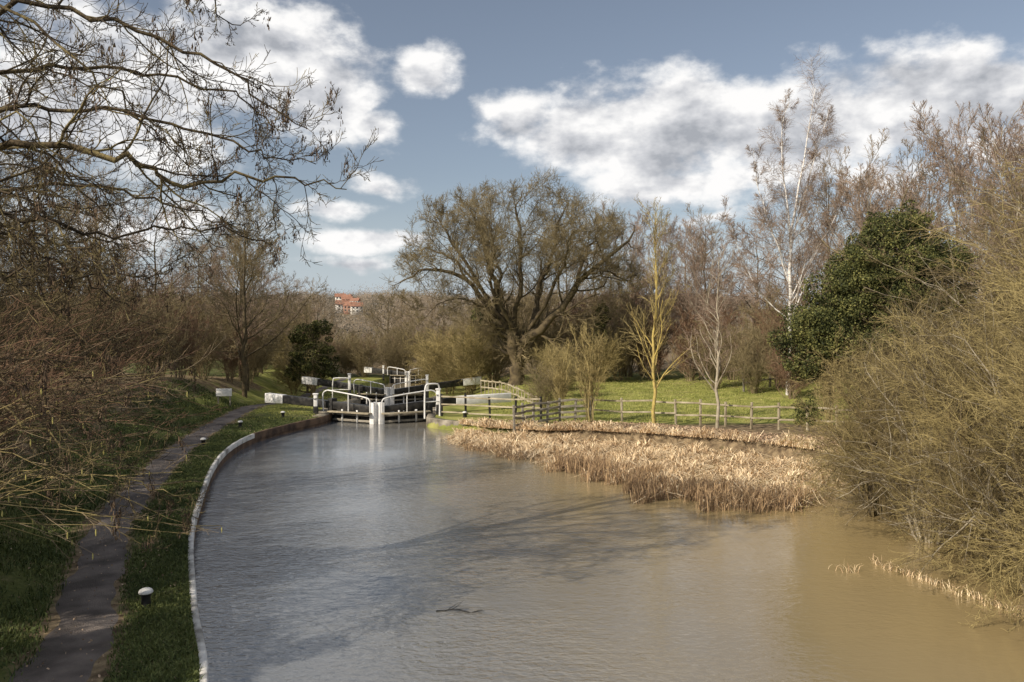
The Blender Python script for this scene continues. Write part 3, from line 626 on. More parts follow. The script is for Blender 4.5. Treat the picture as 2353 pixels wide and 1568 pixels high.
# --- ivy masses
def ivy(name, x, y, blobs, n, size, label, z=None, cat="tree", sub=26, group=None):
    rr = np.random.default_rng(int(abs(x * 100 + y)))
    T = thing(name, (x, y, (float(gz(x, y)) if z is None else z)), label, cat, group)
    bb = []
    for b_ in blobs:
        bb.append((b_[0], b_[1], b_[2], b_[3] * .84, b_[4] * .84, b_[5] * .84))
        for k in range(sub):
            d = norm(rr.normal(size=3)); q = np.array(b_[:3]) + d * np.array(b_[3:6]) * rr.uniform(.75, 1.1); ra = min(b_[3:6]) * rr.uniform(.12, .34)
            bb.append((*q, ra * rr.uniform(.9, 1.4), ra, ra * rr.uniform(.6, 1.0)))
    Cs = []; Os = []
    vol = np.array([b_[3] * b_[4] * b_[5] for b_ in bb]) ** (2 / 3); vol /= vol.sum()
    for b_, v_ in zip(bb, vol):
        m = int(n * v_) + 1; dirs = norm(rr.normal(size=(m, 3)))
        rad = rr.uniform(0.3, 1.1, m) ** 0.45 * (1 + .1 * np.sin(dirs[:, 0] * 9 + b_[0] * 5) * np.sin(dirs[:, 2] * 8))
        Cs.append(np.array(b_[:3]) + dirs * rad[:, None] * np.array(b_[3:6])); Os.append(dirs)
    C = np.vstack(Cs); O = np.vstack(Os); k = C[:, 2] > 0
    P, R = polys([([(0, 0, -.3), (0.1, 0, blobs[0][2] * .5), (0, 0, max(b_[2] for b_ in blobs))], 0.22, 0.08)], 10, rr, .05)
    P1, R1 = spawn(P, R, 34, .2, 1, .9, .45, .4, 6, .15, .08, rr, .010); P2, R2 = spawn(P1, R1, 8, .3, 1, .6, .5, .5, 4, .15, .05, rr, .006)
    obj("trunk", mesh_np("trunk", *merge([tubes(P, R, 8), tubes(P1, R1, 4), tubes(P2, R2, 3)]), M_twig, True), T)
    obj("crown", mesh_np("crown", *leaves(C[k], size, rr, .8, O[k] * .35), M_ivy), T)
    return T
ivy("ivy_clad_tree", 10.9, 23.5, [(0.1, 0, 5.0, 1.9, 1.6, 1.8), (-0.9, -.2, 4.3, 1.7, 1.4, 1.4), (0.3, 0, 6.3, 1.45, 1.2, 1.15), (0.5, 0, 7.0, 1.1, .9, .7), (1.4, 0.2, 5.0, 1.6, 1.3, 1.7), (-2.0, -.3, 4.0, 1.1, 1.0, 1.0), (-2.4, -.3, 3.3, .8, .7, .7), (1.9, 0, 3.8, 1.4, 1.2, 1.4), (-.8, -.6, 5.5, 1.0, .8, .8), (1.6, -.3, 6.1, .9, .8, .8), (-2.3, -.3, 1.6, .4, .5, .4)], 140000, 0.058, "broad ivy-clad tree with dense olive-green leaves")
ivy("ivy_clad_tree", -15.3, 61, [(0, 0, 3.2, 1.8, 1.4, 1.5), (1.1, 0, 2.2, 1.1, 1.0, .9), (-.5, 0, 4.8, 1.3, 1.0, 1.0), (.7, 0, 5.3, .9, .8, .7), (-1.3, 0, 2.0, .8, .7, .7)], 16000, 0.12, "dark ivy-clad tree by the towpath hedge", sub=14)
ivy("ivy_clad_tree", 6.4, 59, [(0, 0, 3.2, .8, .8, 1.7), (.3, 0, 5, .6, .6, 1.1), (-.2, 0, 2, .9, .9, 1)], 5000, 0.13, "narrow dark ivy-covered trunk in the thicket", sub=10)
ivy("ivy_clad_tree", -3.2, 66, [(0, 0, 4, .8, .8, 1.6), (.3, 0, 6, .6, .6, .9)], 3500, 0.13, "slim ivy-covered trunk behind the shrubs", sub=10)
I0 = ivy("ivy_clad_tree", -14.0, 8.5, [(0, 0, 3.5, 1.8, 1.8, 1.9), (0.6, 0, 5, 1.3, 1.3, 1.2), (-.9, .5, 2.4, 1.6, 1.6, 1.5), (.5, -1, 4.0, 1.3, 1.3, 1.3)], 8000, 0.24, "unseen ivy-clad tree added to shade the towpath", sub=8, group="unseen ivy-clad trees added to shade the towpath")  # out of view, with the copies below; added to cast dense shade on the towpath
for x, y, sc, rz in ((-12.0, 4.6, .85, 1), (-17.3, 12.0, 1.0, 2)):
    T = thing("ivy_clad_tree", (x, y, float(gz(x, y))), "unseen ivy-clad tree added to shade the towpath", "tree", "unseen ivy-clad trees added to shade the towpath", rz, sc)
    for c_ in list(I0.children):
        q = c_.copy(); COL.objects.link(q); q.parent = T

# --- right foreground bushes
r = np.random.default_rng(77)
def bush(seed, H, spread, mats, nst=36, n1=11, n2=9, n3=6, droop=-0.05):
    rr = np.random.default_rng(seed); st = []
    for k in range(nst):
        a = rr.uniform(0, 6.28); low = k % 3 == 0
        q = spread * (rr.uniform(.6, 1) if low else rr.uniform(.15, 1)); h = H * (rr.uniform(.08, .45) if low else rr.uniform(.5, 1.2) * (1 - .30 * (q / spread) ** 2))
        c_, s_ = math.cos(a), math.sin(a)
        st.append(([(0.25 * c_, 0.25 * s_, -.2), (q * .35 * c_, q * .35 * s_, h * .55), (q * .75 * c_, q * .75 * s_, h * .9), (q * 1.2 * c_, q * 1.2 * s_, h * (rr.uniform(.1, .7) if low else rr.uniform(.85, 1.2)))], rr.uniform(.018, .04), .005))
    P0, R0 = polys(st, 10, rr, .05)
    P1, R1 = spawn(P0, R0, n1, .08, 1, .65, .52, .5, 7, .16, .03, rr, .005)
    P2, R2 = spawn(P1, R1, n2, .1, 1, .7, .48, .6, 5, .17, -.02, rr, .0042)
    P3, R3 = spawn(P2, R2, n3, .1, 1, .65, .5, .7, 3, .17, .0, rr, .0036)
    P3[..., 2] = np.maximum(P3[..., 2], -.25); P2[..., 2] = np.maximum(P2[..., 2], -.25)
    return [("stem", mesh_np("stem", *merge([tubes(P0, R0, 5), tubes(P1, R1, 3)]), mats[0])), ("twigs", mesh_np("twigs", *merge([tubes(P2, R2, 3), tubes(P3, R3, 3)]), mats[1]))]
B1 = bush(1, 4.2, 2.2, (M_twigd, M_twigy)); B2 = bush(2, 4.6, 2.3, (M_twigy, M_twigy)); B3 = bush(3, 4.6, 2.1, (M_lgrey, M_twigd), n3=5)
blab = {id(B1): "dense olive thorn bush overhanging the water", id(B2): "dense yellow-green willow bush on the bank", id(B3): "tangled dark brown bush on the bank"}
for (t, x, y, sc) in [(B1, 8.9, 19.2, .8), (B3, 9.0, 17.0, .85), (B1, 9.0, 15.0, .9), (B3, 9.0, 13.4, .9), (B2, 9.0, 12.0, .85), (B1, 9.1, 10.6, .9), (B1, 11.4, 16.2, 1.2), (B3, 11.0, 19.6, 1.0), (B2, 11.6, 13.6, 1.3), (B3, 13.5, 18.5, 1.5), (B3, 10.2, 22.5, .65), (B2, 12.8, 21.6, .8), (B3, 13.2, 16, 1.6), (B2, 10.4, 9.6, 1.0)]:
    place_tree(t, x, y, sc, r.uniform(0, 6.28), blab[id(t)], "bush", "bush", "bushes overhanging the canal", z=0.1)

# --- left foreground tree
r = np.random.default_rng(9)
BX, BY = -9.7, 11.0
def w(l): return [(x - BX, y - BY, z) for x, y, z in l]
tz = float(gz(BX, BY))
LL = [
    (w([(-9.7, 11, tz - .3), (-9.6, 11, 4), (-9.4, 11, 7), (-9.2, 11.2, 10), (-8.8, 11.4, 13)]), .26, .07),
    (w([(-9.5, 11, 5.2), (-8.2, 11, 6.6), (-7.07, 11, 7.1), (-5.9, 11.1, 7.05), (-5.1, 11.3, 6.8), (-4.7, 11.4, 6.58), (-3.9, 11.6, 6.8), (-3.1, 11.9, 6.75), (-2.5, 12, 6.65)]), .065, .007),
    (w([(-9.4, 11, 7), (-8, 10.7, 8.2), (-6.8, 10.6, 8.8), (-5.5, 10.8, 8.75), (-4.3, 11, 8.3), (-3.5, 11.2, 7.8), (-2.9, 11.5, 7.4)]), .05, .007),
    (w([(-9.4, 11, 6.3), (-8, 11.8, 7.6), (-6.8, 12.1, 7.9), (-5.2, 12.3, 7.7), (-4, 12.4, 7.35), (-3.2, 12.5, 7.1)]), .045, .007),
    (w([(-9.3, 11, 8), (-7.5, 11, 9.5), (-6, 11.2, 9.9), (-4.8, 11.4, 9.6), (-3.9, 11.6, 8.9)]), .045, .007),
    (w([(-9.3, 11, 5), (-8, 10.5, 5.8), (-6.6, 10.4, 6.05), (-5.4, 10.6, 5.85), (-4.3, 10.9, 5.95), (-3.5, 11.2, 5.85)]), .035, .007),
    (w([(-9.4, 11, 4.3), (-8.2, 11, 5.1), (-7, 11.1, 5.4), (-6, 11.2, 5.35), (-5, 11.5, 5.2)]), .03, .006),
    (w([(-9.3, 11, 9), (-7.9, 11.5, 10.6), (-6.4, 12, 11), (-5, 12, 10.4), (-4.4, 12, 9.9)]), .045, .007),
    (w([(-9.3, 11, 7.5), (-8, 12.5, 8.6), (-6.5, 13.8, 9.0), (-5, 14.3, 8.7), (-4.1, 14.5, 8.1)]), .045, .007),
    (w([(-9.3, 11, 6), (-8.5, 12.8, 6.8), (-7, 14.2, 7.0), (-5.8, 14.9, 6.7), (-4.9, 15.2, 6.3)]), .04, .007),
    (w([(-9.4, 11, 8.5), (-8.3, 10.2, 9.3), (-7, 9.9, 9.0), (-5.8, 9.9, 8.2), (-4.9, 10.1, 7.4), (-4.2, 10.3, 6.9)]), .035, .006),
    (w([(-9.4, 11, 7.8), (-8.3, 9.9, 7.9), (-7, 9.6, 7.6), (-5.9, 9.6, 7.0), (-5.1, 9.8, 6.4)]), .03, .006),
    (w([(-9.4, 11, 7.2), (-8.0, 10.2, 6.9), (-6.6, 9.8, 6.5), (-5.6, 9.8, 5.8), (-4.9, 9.9, 5.1)]), .03, .006),
    (w([(-9.4, 11, 5.8), (-8.4, 11.2, 5.9), (-7.2, 11.4, 5.3), (-6.3, 11.5, 4.5), (-5.6, 11.6, 3.8)]), .028, .006),
    (w([(-9.4, 11, 6.2), (-8.3, 12.2, 6.1), (-7.2, 12.8, 5.6), (-6.2, 13.2, 4.8), (-5.6, 13.4, 4.1)]), .03, .006),
    (w([(-9.4, 11, 4.8), (-8.2, 10.0, 4.9), (-7.2, 9.6, 4.6), (-6.3, 9.5, 4.0), (-5.4, 9.6, 3.3), (-4.9, 9.8, 2.7)]), .025, .005),
    (w([(-9.4, 11, 4.2), (-8.2, 10.4, 4.3), (-7.0, 10.1, 3.9), (-5.9, 10.1, 3.2), (-4.9, 10.3, 2.6), (-4.1, 10.5, 2.25)]), .022, .005),
    (w([(-9.5, 11, 3.6), (-8.3, 10.6, 4.3), (-7.2, 10.5, 4.2), (-6.0, 10.7, 4.0), (-4.9, 10.9, 3.6)]), .025, .006)]
P0, R0 = polys(LL, 28, r, .05)
P1, R1 = spawn(P0[1:], R0[1:], 20, .12, 1, .75, .28, .5, 10, .20, .00, r, .0065, fall=.68)
P2, R2 = spawn(P1, R1, 8, .12, 1, .75, .45, .6, 6, .20, .05, r, .0048)
P3, R3 = spawn(P2, R2, 6, .15, 1, .7, .50, .75, 4, .16, .10, r, .0040, tipr=.8)
T = thing("ash_tree", (BX, BY, 0), "overhanging bare ash tree with mossy limbs and hanging seed keys", "tree")
me_t = mesh_np("trunk", *tubes(P0, R0, 8), M_left, True); me_c = mesh_np("crown", *merge([tubes(P1, R1, 4), tubes(P2, R2, 3), tubes(P3, R3, 3)]), M_left, True)
obj("trunk", me_t, T); obj("crown", me_c, T)
idx = r.choice(len(P2), 380, replace=False); C = []
for p in P2[idx][:, -1]:
    m = r.integers(10, 34); C.append(p + r.normal(size=(m, 3)) * np.array([.025, .025, .065]) - np.array([0, 0, .09]))
C = np.vstack(C); n = len(C); a = r.uniform(0, 6.28, n); dx = np.column_stack([np.cos(a), np.sin(a), np.zeros(n)]) * .010; dn = np.array([0, 0, -.05]) + r.normal(size=(n, 3)) * .012
Vk = np.stack([C - dx * .4, C + dx * .4, C + dx + dn, C - dx + dn], 1).reshape(-1, 3)
obj("seed_keys", mesh_np("seed_keys", Vk, np.arange(4 * n).reshape(n, 4), M_key), T, kind="stuff")
for x, y, z, rz, sc in ((-14.6, 17.0, 0.5, .15, .9),):
    T = thing("ash_tree", (x, y, z), "mossy bare ash tree on the bank behind the arching shrubs", "tree", None, rz, sc)
    obj("trunk", me_t, T); obj("crown", me_c, T)

def arching(name, label, base, nst, tgt, mats, seed, sub=(9, 5), r0=.014, catk=0, zr=1.5):
    rr = np.random.default_rng(seed); st = []
    T = thing(name, (base[0], base[1], 0), label, "shrub")
    for k in range(nst):
        b0 = np.array([rr.normal() * .4, rr.uniform(-1.2, 1.8), zr]); e = np.array([rr.uniform(*tgt[0]) - base[0], rr.uniform(*tgt[1]) - base[1], rr.uniform(*tgt[2])])
        m = b0 * .45 + e * .55 + np.array([-.3, 0, abs(rr.normal() * .3) + .35])
        st.append(([b0, b0 * .8 + m * .2 + np.array([0, 0, .35]), m, e], r0 * rr.uniform(.7, 1.3), .004))
    P0, R0 = polys(st, 14, rr, .02)
    P1, R1 = spawn(P0, R0, sub[0], .25, 1, .5, .30, .6, 7, .07, .0, rr, .0045); P2, R2 = spawn(P1, R1, sub[1], .15, 1, .55, .4, .7, 4, .1, .03, rr, .0035, tipr=.7)
    obj("stem", mesh_np("stem", *tubes(P0, R0, 5), mats[0], True), T); obj("twigs", mesh_np("twigs", *merge([tubes(P1, R1, 4), tubes(P2, R2, 3)]), mats[1], True), T)
    if catk:
        q = P1[rr.choice(len(P1), catk, replace=False)][:, -1]; PP = np.stack([q, q - [0, 0, .025], q - [0, 0, .055], q - [0, 0, .08]], 1) + rr.normal(size=(catk, 1, 3)) * .002
        RR = np.tile([.003, .008, .008, .003], (catk, 1)); obj("catkins", mesh_np("catkins", *tubes(PP, RR, 6), M_catkin, True), T, kind="stuff")
arching("dogwood_shrub", "arching shrub with long reddish-brown bare stems", (-8.9, 10.8), 34, ((-7.2, -4.8), (9.5, 13.5), (2.8, 5.2)), (M_twigb, M_twigr), 3, (8, 5), .013)
arching("dogwood_shrub", "second thicket of long brown bare stems on the bank", (-11.2, 14.5), 36, ((-10, -7.2), (13.5, 18), (2.6, 5.4)), (M_twigr, M_twigr), 4, (9, 5), .017)
arching("hazel_shrub", "hazel shrub with yellow-green catkins on arching twigs", (-8.0, 9.6), 26, ((-6.6, -4.0), (9.0, 11.8), (1.5, 4.0)), (M_twigy, M_twigb), 6, (6, 4), .012, 80)
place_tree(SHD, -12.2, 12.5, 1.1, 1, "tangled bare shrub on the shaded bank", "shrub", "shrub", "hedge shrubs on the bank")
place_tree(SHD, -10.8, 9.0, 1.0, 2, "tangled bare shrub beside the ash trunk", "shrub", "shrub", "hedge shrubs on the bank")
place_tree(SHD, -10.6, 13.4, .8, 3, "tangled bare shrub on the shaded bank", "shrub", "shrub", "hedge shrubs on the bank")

# ------------------------------------------------------------------ reeds
def blades(x, y, z0, h, w_, lean, r, bend=0.5, ldir=None):
    n = len(x); a = r.uniform(0, 6.28, n); wd = np.column_stack([np.cos(a), np.sin(a), np.zeros(n)]) * (w_ / 2)[:, None]
    la = r.uniform(0, 6.28, n) if ldir is None else ldir + r.normal(size=n) * .9
    ld = np.column_stack([np.cos(la), np.sin(la), np.zeros(n)]) * (lean * h)[:, None]
    b0 = np.column_stack([x, y, z0]); m = b0 + ld * .35 + np.array([0, 0, 1]) * (h * .6)[:, None]; t = b0 + ld + np.array([0, 0, 1]) * (h * (1 - bend * np.minimum(lean, 1) * .6))[:, None]
    V = np.stack([b0 - wd, b0 + wd, m + wd, m - wd, t + wd * .3, t - wd * .3], 1).reshape(-1, 3)
    i = np.arange(n)[:, None] * 6; F = np.concatenate([i + [[0, 1, 2, 3]], i + [[3, 2, 4, 5]]]); return V, F
r = np.random.default_rng(55)
fr = dense([(-2.4, 31.8), (-1.6, 30.2), (-0.4, 28.7), (1.73, 25.8), (3.68, 22.4), (5.2, 20.5), (6.9, 19.6)], .3); bk = dense([(-2.2, 34.9), (-1.0, 34.1), (0.6, 33.2), (3, 32.4), (6, 30.9), (9, 28.8), (11.2, 25)], .3)
def on(c, s_):
    f = s_ * (len(c) - 1.001); j = f.astype(int); u = (f - j)[:, None]; return c[j] * (1 - u) + c[np.minimum(j + 1, len(c) - 1)] * u
def reedpts(n, tlo, thi):
    s_ = r.random(n); t_ = r.uniform(tlo, thi, n) + .06 * np.sin(s_ * 40) + .04 * np.sin(s_ * 97) + .03 * np.sin(s_ * 23); p = on(fr, s_) * (1 - t_[:, None]) + on(bk, s_) * t_[:, None]; return p[:, 0] + r.normal(size=n) * .1, p[:, 1] + r.normal(size=n) * .1
nr = 72000
x, y = reedpts(nr, .0, 1.0); cl = np.clip(.5 + .5 * np.sin(x * 2.3 + y * .7) * np.sin(y * 1.9 - x) + .45 * np.sin(x * 5.1 - y * 3.3), 0, 1.3)
kk = cl + r.normal(size=nr) * .3 > .12; x, y, cl = x[kk], y[kk], cl[kk]; nr = len(x)
z0 = np.maximum(-.05, np.where(sdist(CANAL, x, y) > 0, gbase(x, y), -.05)) - .02
h = (.10 + .34 * r.random(nr) ** 1.6) * (.4 + .95 * cl); wd = r.uniform(.012, .034, nr)
obj("reed_bed", mesh_np("reed_bed", *blades(x, y, z0, h, wd, r.uniform(.2, 2.2, nr), r, 1.1), M_reed), kind="stuff")
x, y = reedpts(12000, -.06, .16); s_ = x > 1.5
h = np.where(s_, .46, .20) * r.uniform(.3, 1.35, 12000)
obj("brown_reed_fringe", mesh_np("reed", *blades(x, y, np.full(12000, -.05), h, r.uniform(.01, .022, 12000), r.uniform(0, .8, 12000), r), M_reedd), kind="stuff")
x = np.concatenate([r.normal(6.35, .15, 25), r.uniform(7.0, 8.4, 400)]); y = np.concatenate([r.normal(14.9, .1, 25), r.normal(size=400) * .18]); y[25:] += 15.4 - (x[25:] - 7.0) * 2.6
obj("stray_reeds", mesh_np("reed", *blades(x, y, np.full(425, -.03), r.uniform(.05, .24, 425), r.uniform(.006, .013, 425), r.uniform(.1, 1.2, 425), r), M_reed), kind="stuff")

# ------------------------------------------------------------------ grass & litter
def scatter(n, xf, y0, y1, dens=1.0):
    u = r.random(n); y = y0 * (y1 / y0) ** u; lo, hi = xf(y); x = lo + (hi - lo) * r.random(n); return x, y
def grass_obj(name, x, y, h0, h1, wmul=1.0, zoff=0, mat=M_grass):
    k = (sdist(CANAL, x, y) > .07) & (sdist(CHAM, x, y) > .6); pd = np.abs(x - pathx(y)); k &= (pd > .42 + .25 * r.random(len(x))); x, y = x[k], y[k]; n = len(x)
    patch = np.sin(x * 1.9 + y * .8) * np.sin(y * 1.4 - x * .7) + .5 * np.sin(x * 5 + y * 3); k = (patch + r.normal(size=n) * .5) > -.65; x, y = x[k], y[k]; n = len(x)
    z = gbase(x, y); d = sdist(CANAL, x, y); z = np.where((d < .75) & (x < 0), np.maximum(z, .36), z) - .005
    V, F = blades(x, y, z + zoff, r.uniform(h0, h1, n), r.uniform(.006, .012, n) * wmul * (1 + y / 25), r.uniform(.1, 1.2, n), r); obj(name, mesh_np(name, V, F, mat), kind="stuff")
x, y = scatter(65000, lambda y: (pathx(y) + .4, np.interp(y, LD[:, 1], LD[:, 0])), 7.5, 37); grass_obj("verge_grass", x, y, .03, .085)
x, y = scatter(55000, lambda y: (pathx(y) - 4.2, pathx(y) - .4), 7.5, 45); grass_obj("bank_grass", x, y, .04, .14, 1.2)
x, y = scatter(50000, lambda y: (-1 + 0 * y, 22 + 0 * y), 34, 62); grass_obj("field_grass", x, y, .04, .11, .8, 0, M_fgrass)
x, y = scatter(26000, lambda y: (-16 + 0 * y, -8.9 - (y - 38) * .12), 36, 100); grass_obj("lockside_grass", x, y, .04, .10, .8, 0, M_fgrass)
x = r.uniform(-1.5, 14, 12000); y = np.interp(x, [-1.5, 3, 6.5, 10, 14], [33.8, 32.0, 30.3, 27.5, 26]) + r.uniform(-1.0, 2.6, 12000)
k = sdist(CANAL, x, y) > .2; x, y = x[k], y[k]
obj("leaf_litter", mesh_np("leaf_litter", *leaves(np.column_stack([x, y, gbase(x, y) + r.uniform(.0, .05, len(x))]), .07, r), M_litter), kind="stuff")
x = r.uniform(-14, -3, 5000); y = r.uniform(8, 34, 5000); k = (sdist(CANAL, x, y) > .15) & (x > pathx(y) - 3); x, y = x[k], y[k]
obj("fallen_leaves", mesh_np("fallen_leaves", *leaves(np.column_stack([x, y, gbase(x, y) + r.uniform(.01, .04, len(x))]), .04, r), M_litter), kind="stuff")

# ------------------------------------------------------------------ distant hill woods & houses
houses = [(-93, 432, .2, .62), (-88.5, 428, -.2, .55), (-73.5, 345, .4, .6), (-69, 340, -.1, .55), (-65.5, 336, .3, .55), (-83, 402, .1, .55), (-77, 392, -.3, .5)]
n = 4200; ty = np.sqrt(r.uniform(170**2, 660**2, n)); tx = ty * r.uniform(-.62, .3, n)
k = np.ones(n, bool); th = r.uniform(5, 10, n)
for hx, hy, _, sc in houses:
    u = tx / ty; k &= ~((np.abs(u - hx / hy) < .011) & (ty < hy + 6) & (ty > hy - 60))
tx, ty, th = tx[k], ty[k], th[k]; n = len(tx); m = 85
big = r.random(n) < .10; th = th * np.where(big, 1.5, 1)
C = np.repeat(np.column_stack([tx, ty, gbase(tx, ty) + th * .5]), m, 0); d = norm(r.normal(size=C.shape)) * (r.random(len(C)) ** .4)[:, None]
off = d * np.repeat(np.column_stack([th * .55, th * .55, th * .5]), m, 0)
obj("distant_woodland", mesh_np("distant_woodland", *leaves(C + off, .7, r, .5, np.array([[-.7, -.9, .6]]) + d * 1.1), M_wood_far), kind="stuff")
for i, (hx, hy, rz, sc) in enumerate(houses):
    z = float(gbase(hx, hy)) + .6; T = thing("brick_house", (hx, hy, z), "red-roofed brick house among bare trees on the hillside" if i % 2 else "cream-walled house with orange tiled roof on the hillside", "house", "houses on the hillside", rz, sc)
    if i < 2:
        Geo().post(0, 0, -2, 5.2, 9, 7).build("wall", M_brick if i % 2 else M_render, T)
        me = bpy.data.meshes.new("roof"); me.from_pydata([(-4.9, -3.9, 5.1), (4.9, -3.9, 5.1), (4.9, 3.9, 5.1), (-4.9, 3.9, 5.1), (-4.9, 0, 8.2), (4.9, 0, 8.2)], [], [(0, 1, 5, 4), (2, 3, 4, 5), (0, 4, 3), (1, 2, 5), (3, 2, 1, 0)]); me.materials.append(M_roof); rf = obj("roof", me, T)
        Geo().post(2.8, .4, 6.5, 9.2, .9).build("chimney", M_brick, rf)
        for wx in (-2.8, 0, 2.8):
            for wz in (1.0, 3.4): Geo().post(wx, -3.53, wz, wz + 1.2, 1.3, .08).build("window", M_glass, T)
        if i == 0: H0 = T
        else: H1 = T
    else:
        src = H1 if i % 2 else H0
        for c in list(src.children):
            q = c.copy(); COL.objects.link(q); q.parent = T
            for cc in c.children:
                q2 = cc.copy(); COL.objects.link(q2); q2.parent = q

# ------------------------------------------------------------------ world
W = bpy.data.worlds.new("World"); scene.world = W; W.use_nodes = True; nt = W.node_tree; nt.nodes.clear(); N = nt.nodes.new; L = nt.links.new
sun_el = math.radians(34); sx, sy = -0.64, -0.52
sky = N("ShaderNodeTexSky"); sky.sky_type = 'NISHITA'; sky.sun_disc = False; sky.sun_elevation = sun_el; sky.sun_rotation = math.atan2(sx, sy) % (2 * math.pi); sky.air_density = 1.0; sky.dust_density = 1.4; sky.ozone_density = 1.6
hs = N("ShaderNodeHueSaturation"); hs.inputs["Saturation"].default_value = 0.70; hs.inputs["Value"].default_value = 0.95; L(sky.outputs[0], hs.inputs["Color"])
bg1 = N("ShaderNodeBackground"); bg1.inputs[1].default_value = 0.105; L(hs.outputs[0], bg1.inputs[0])
tc = N("ShaderNodeTexCoord"); sp = N("ShaderNodeSeparateXYZ"); L(tc.outputs["Generated"], sp.inputs[0])
def math_(op, a, b_=None, c_=None):
    m = N("ShaderNodeMath"); m.operation = op
    for i, v in enumerate((a, b_, c_)):
        if v is None: continue
        if isinstance(v, (int, float)): m.inputs[i].default_value = v
        else: L(v, m.inputs[i])
    return m.outputs[0]
az = math_('ARCTAN2', sp.outputs[0], sp.outputs[1]); el = math_('ARCSINE', sp.outputs[2])
cb = N("ShaderNodeCombineXYZ"); L(az, cb.inputs[0]); L(el, cb.inputs[1])
def vm(op, a, b_):
    m = N("ShaderNodeVectorMath"); m.operation = op
    for i, v in enumerate((a, b_)):
        if isinstance(v, tuple): m.inputs[i].default_value = v
        else: L(v, m.inputs[i])
    return m
st_ = vm('MULTIPLY', cb.outputs[0], (1, 1.6, 1)).outputs[0]
def nz(vec, sc, det, rough=.55):
    n = N("ShaderNodeTexNoise"); n.inputs["Scale"].default_value = sc; n.inputs["Detail"].default_value = det; n.inputs["Roughness"].default_value = rough; L(vec, n.inputs["Vector"]); return n
wn = nz(st_, 8, 3); wv = vm('SUBTRACT', wn.outputs["Color"], (.5, .5, .5)).outputs[0]; wv = vm('MULTIPLY', wv, (.10, .05, 0)).outputs[0]
pw = vm('ADD', cb.outputs[0], wv).outputs[0]
# clouds: azimuth, elevation, half-width, half-height (degrees), weight
clouds = [(0.5, 14.6, 4, 1.9, .9), (5, 13.4, 5.5, 3.4, 1.05), (11.5, 13.4, 8, 5.0, 1.2), (19.5, 12.8, 9, 4.8, 1.2), (28, 13.6, 10, 3.8, 1.2), (37, 13.2, 12, 4.2, 1.1), (12, 10.2, 9, 2.2, .9), (52, 13, 12, 6, 1),
          (-12.6, 16.0, 5.0, 4.2, 1.1), (-18, 17.6, 8, 4.6, 1.15), (-28, 14.5, 11, 6, 1.0), (-9.6, 14.0, 2.2, 1.6, .8), (-42, 16, 10, 6, 1),
          (-6.2, 17.8, 3.4, 1.9, .95), (-9.8, 10.0, 3.0, .9, .6), (-12.4, 8.2, 3.2, 1.1, .75), (-10.2, 5.8, 5.0, 1.0, .85), (-10.8, 4.4, 3.4, .6, .6),
          (14, 7.8, 4, .8, .6), (25, 9.6, 4, 1.2, .7), (-24, 7, 10, 2.2, .6), (-10, 36, 34, 9, 1.2), (14, 50, 30, 10, 1.2), (-50, 42, 24, 10, 1.2), (70, 40, 34, 16, 1.3), (-110, 40, 40, 20, 1.3), (160, 40, 50, 22, 1.3)]  # high and rearward clouds are out of view, added as fill light
acc = None
for a0, e0, ra, re_, wt in clouds:
    v = vm('SUBTRACT', pw, (math.radians(a0), math.radians(e0), 0)).outputs[0]; v = vm('MULTIPLY', v, (1 / math.radians(ra), 1 / math.radians(re_), 0)).outputs[0]
    ln_ = N("ShaderNodeVectorMath"); ln_.operation = 'LENGTH'; L(v, ln_.inputs[0])
    q = math_('MULTIPLY_ADD', ln_.outputs["Value"], -wt, wt)
    acc = q if acc is None else math_('MAXIMUM', acc, q)
f1 = nz(st_, 11, 8, .58)
up = vm('ADD', st_, (-.02, .045, 0)).outputs[0]; f2 = nz(up, 11, 4, .5)
de = math_('MULTIPLY_ADD', math_('SUBTRACT', f1.outputs["Fac"], .5), 2.1, acc)
mk_ = N("ShaderNodeMapRange"); mk_.interpolation_type = 'SMOOTHSTEP'; L(de, mk_.inputs[0]); mk_.inputs[1].default_value = -.06; mk_.inputs[2].default_value = .55
df = math_('SUBTRACT', f1.outputs["Fac"], f2.outputs["Fac"]); lt = math_('MULTIPLY_ADD', df, 2.4, .76)
thick = N("ShaderNodeMapRange"); L(acc, thick.inputs[0]); thick.inputs[1].default_value = .2; thick.inputs[2].default_value = .9; thick.inputs[3].default_value = .16; thick.inputs[4].default_value = -.2
lt = math_('ADD', lt, thick.outputs[0])
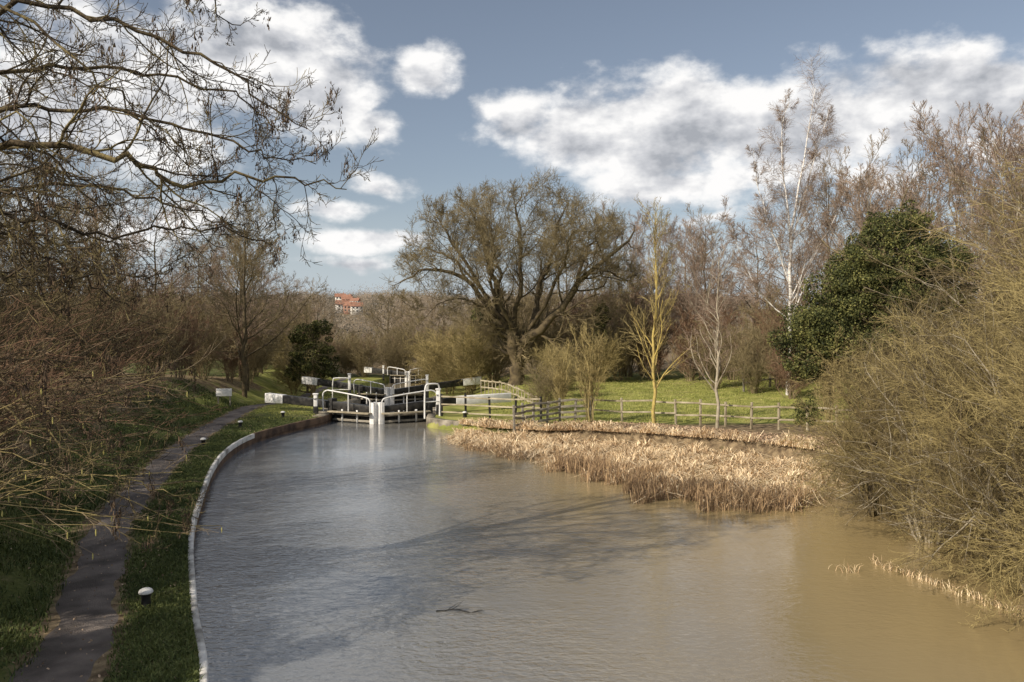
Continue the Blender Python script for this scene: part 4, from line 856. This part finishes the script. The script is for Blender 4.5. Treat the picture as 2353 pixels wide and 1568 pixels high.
rp = N("ShaderNodeValToRGB"); e = rp.color_ramp.elements; e[0].position = .2; e[0].color = (.40, .42, .46, 1); e[1].position = .95; e[1].color = (1.0, .99, .98, 1); x = e.new(.55); x.color = (.66, .67, .70, 1); L(lt, rp.inputs[0])
bg2 = N("ShaderNodeBackground"); bg2.inputs[1].default_value = 1.0; L(rp.outputs[0], bg2.inputs[0])
# pale horizon haze
hz = N("ShaderNodeMapRange"); hz.interpolation_type = 'SMOOTHSTEP'; L(el, hz.inputs[0]); hz.inputs[1].default_value = 0.0; hz.inputs[2].default_value = math.radians(11); hz.inputs[3].default_value = .80; hz.inputs[4].default_value = 0
bg3 = N("ShaderNodeBackground"); bg3.inputs[0].default_value = (.60, .68, .76, 1); bg3.inputs[1].default_value = .95
mh = N("ShaderNodeMixShader"); L(hz.outputs[0], mh.inputs[0]); L(bg1.outputs[0], mh.inputs[1]); L(bg3.outputs[0], mh.inputs[2])
mx = N("ShaderNodeMixShader"); L(mk_.outputs[0], mx.inputs[0]); L(mh.outputs[0], mx.inputs[1]); L(bg2.outputs[0], mx.inputs[2])
wo = N("ShaderNodeOutputWorld"); L(mx.outputs[0], wo.inputs[0])

sd = bpy.data.lights.new("sun", 'SUN'); sd.energy = 5.0; sd.angle = math.radians(.5); sd.color = (1.0, .89, .74)
so = link(bpy.data.objects.new("sun", sd)); hv = math.cos(sun_el); dn_ = Vector((-sx, -sy, 0)).normalized() * hv + Vector((0, 0, -math.sin(sun_el))); so.rotation_euler = dn_.to_track_quat('-Z', 'Y').to_euler(); so.location = (-20, -20, 30)

cam = bpy.data.cameras.new("camera"); co = link(bpy.data.objects.new("camera", cam)); co.location = (0, 0, 4.6); co.rotation_euler = (math.radians(90 - 1.06), 0, 0); cam.lens = 28; cam.sensor_width = 36; cam.clip_end = 8000; cam.clip_start = 0.1
scene.camera = co
scene.view_settings.view_transform = 'Standard'; scene.view_settings.look = 'None'; scene.view_settings.exposure = 0
print("verts", sum(len(m.vertices) for m in bpy.data.meshes))
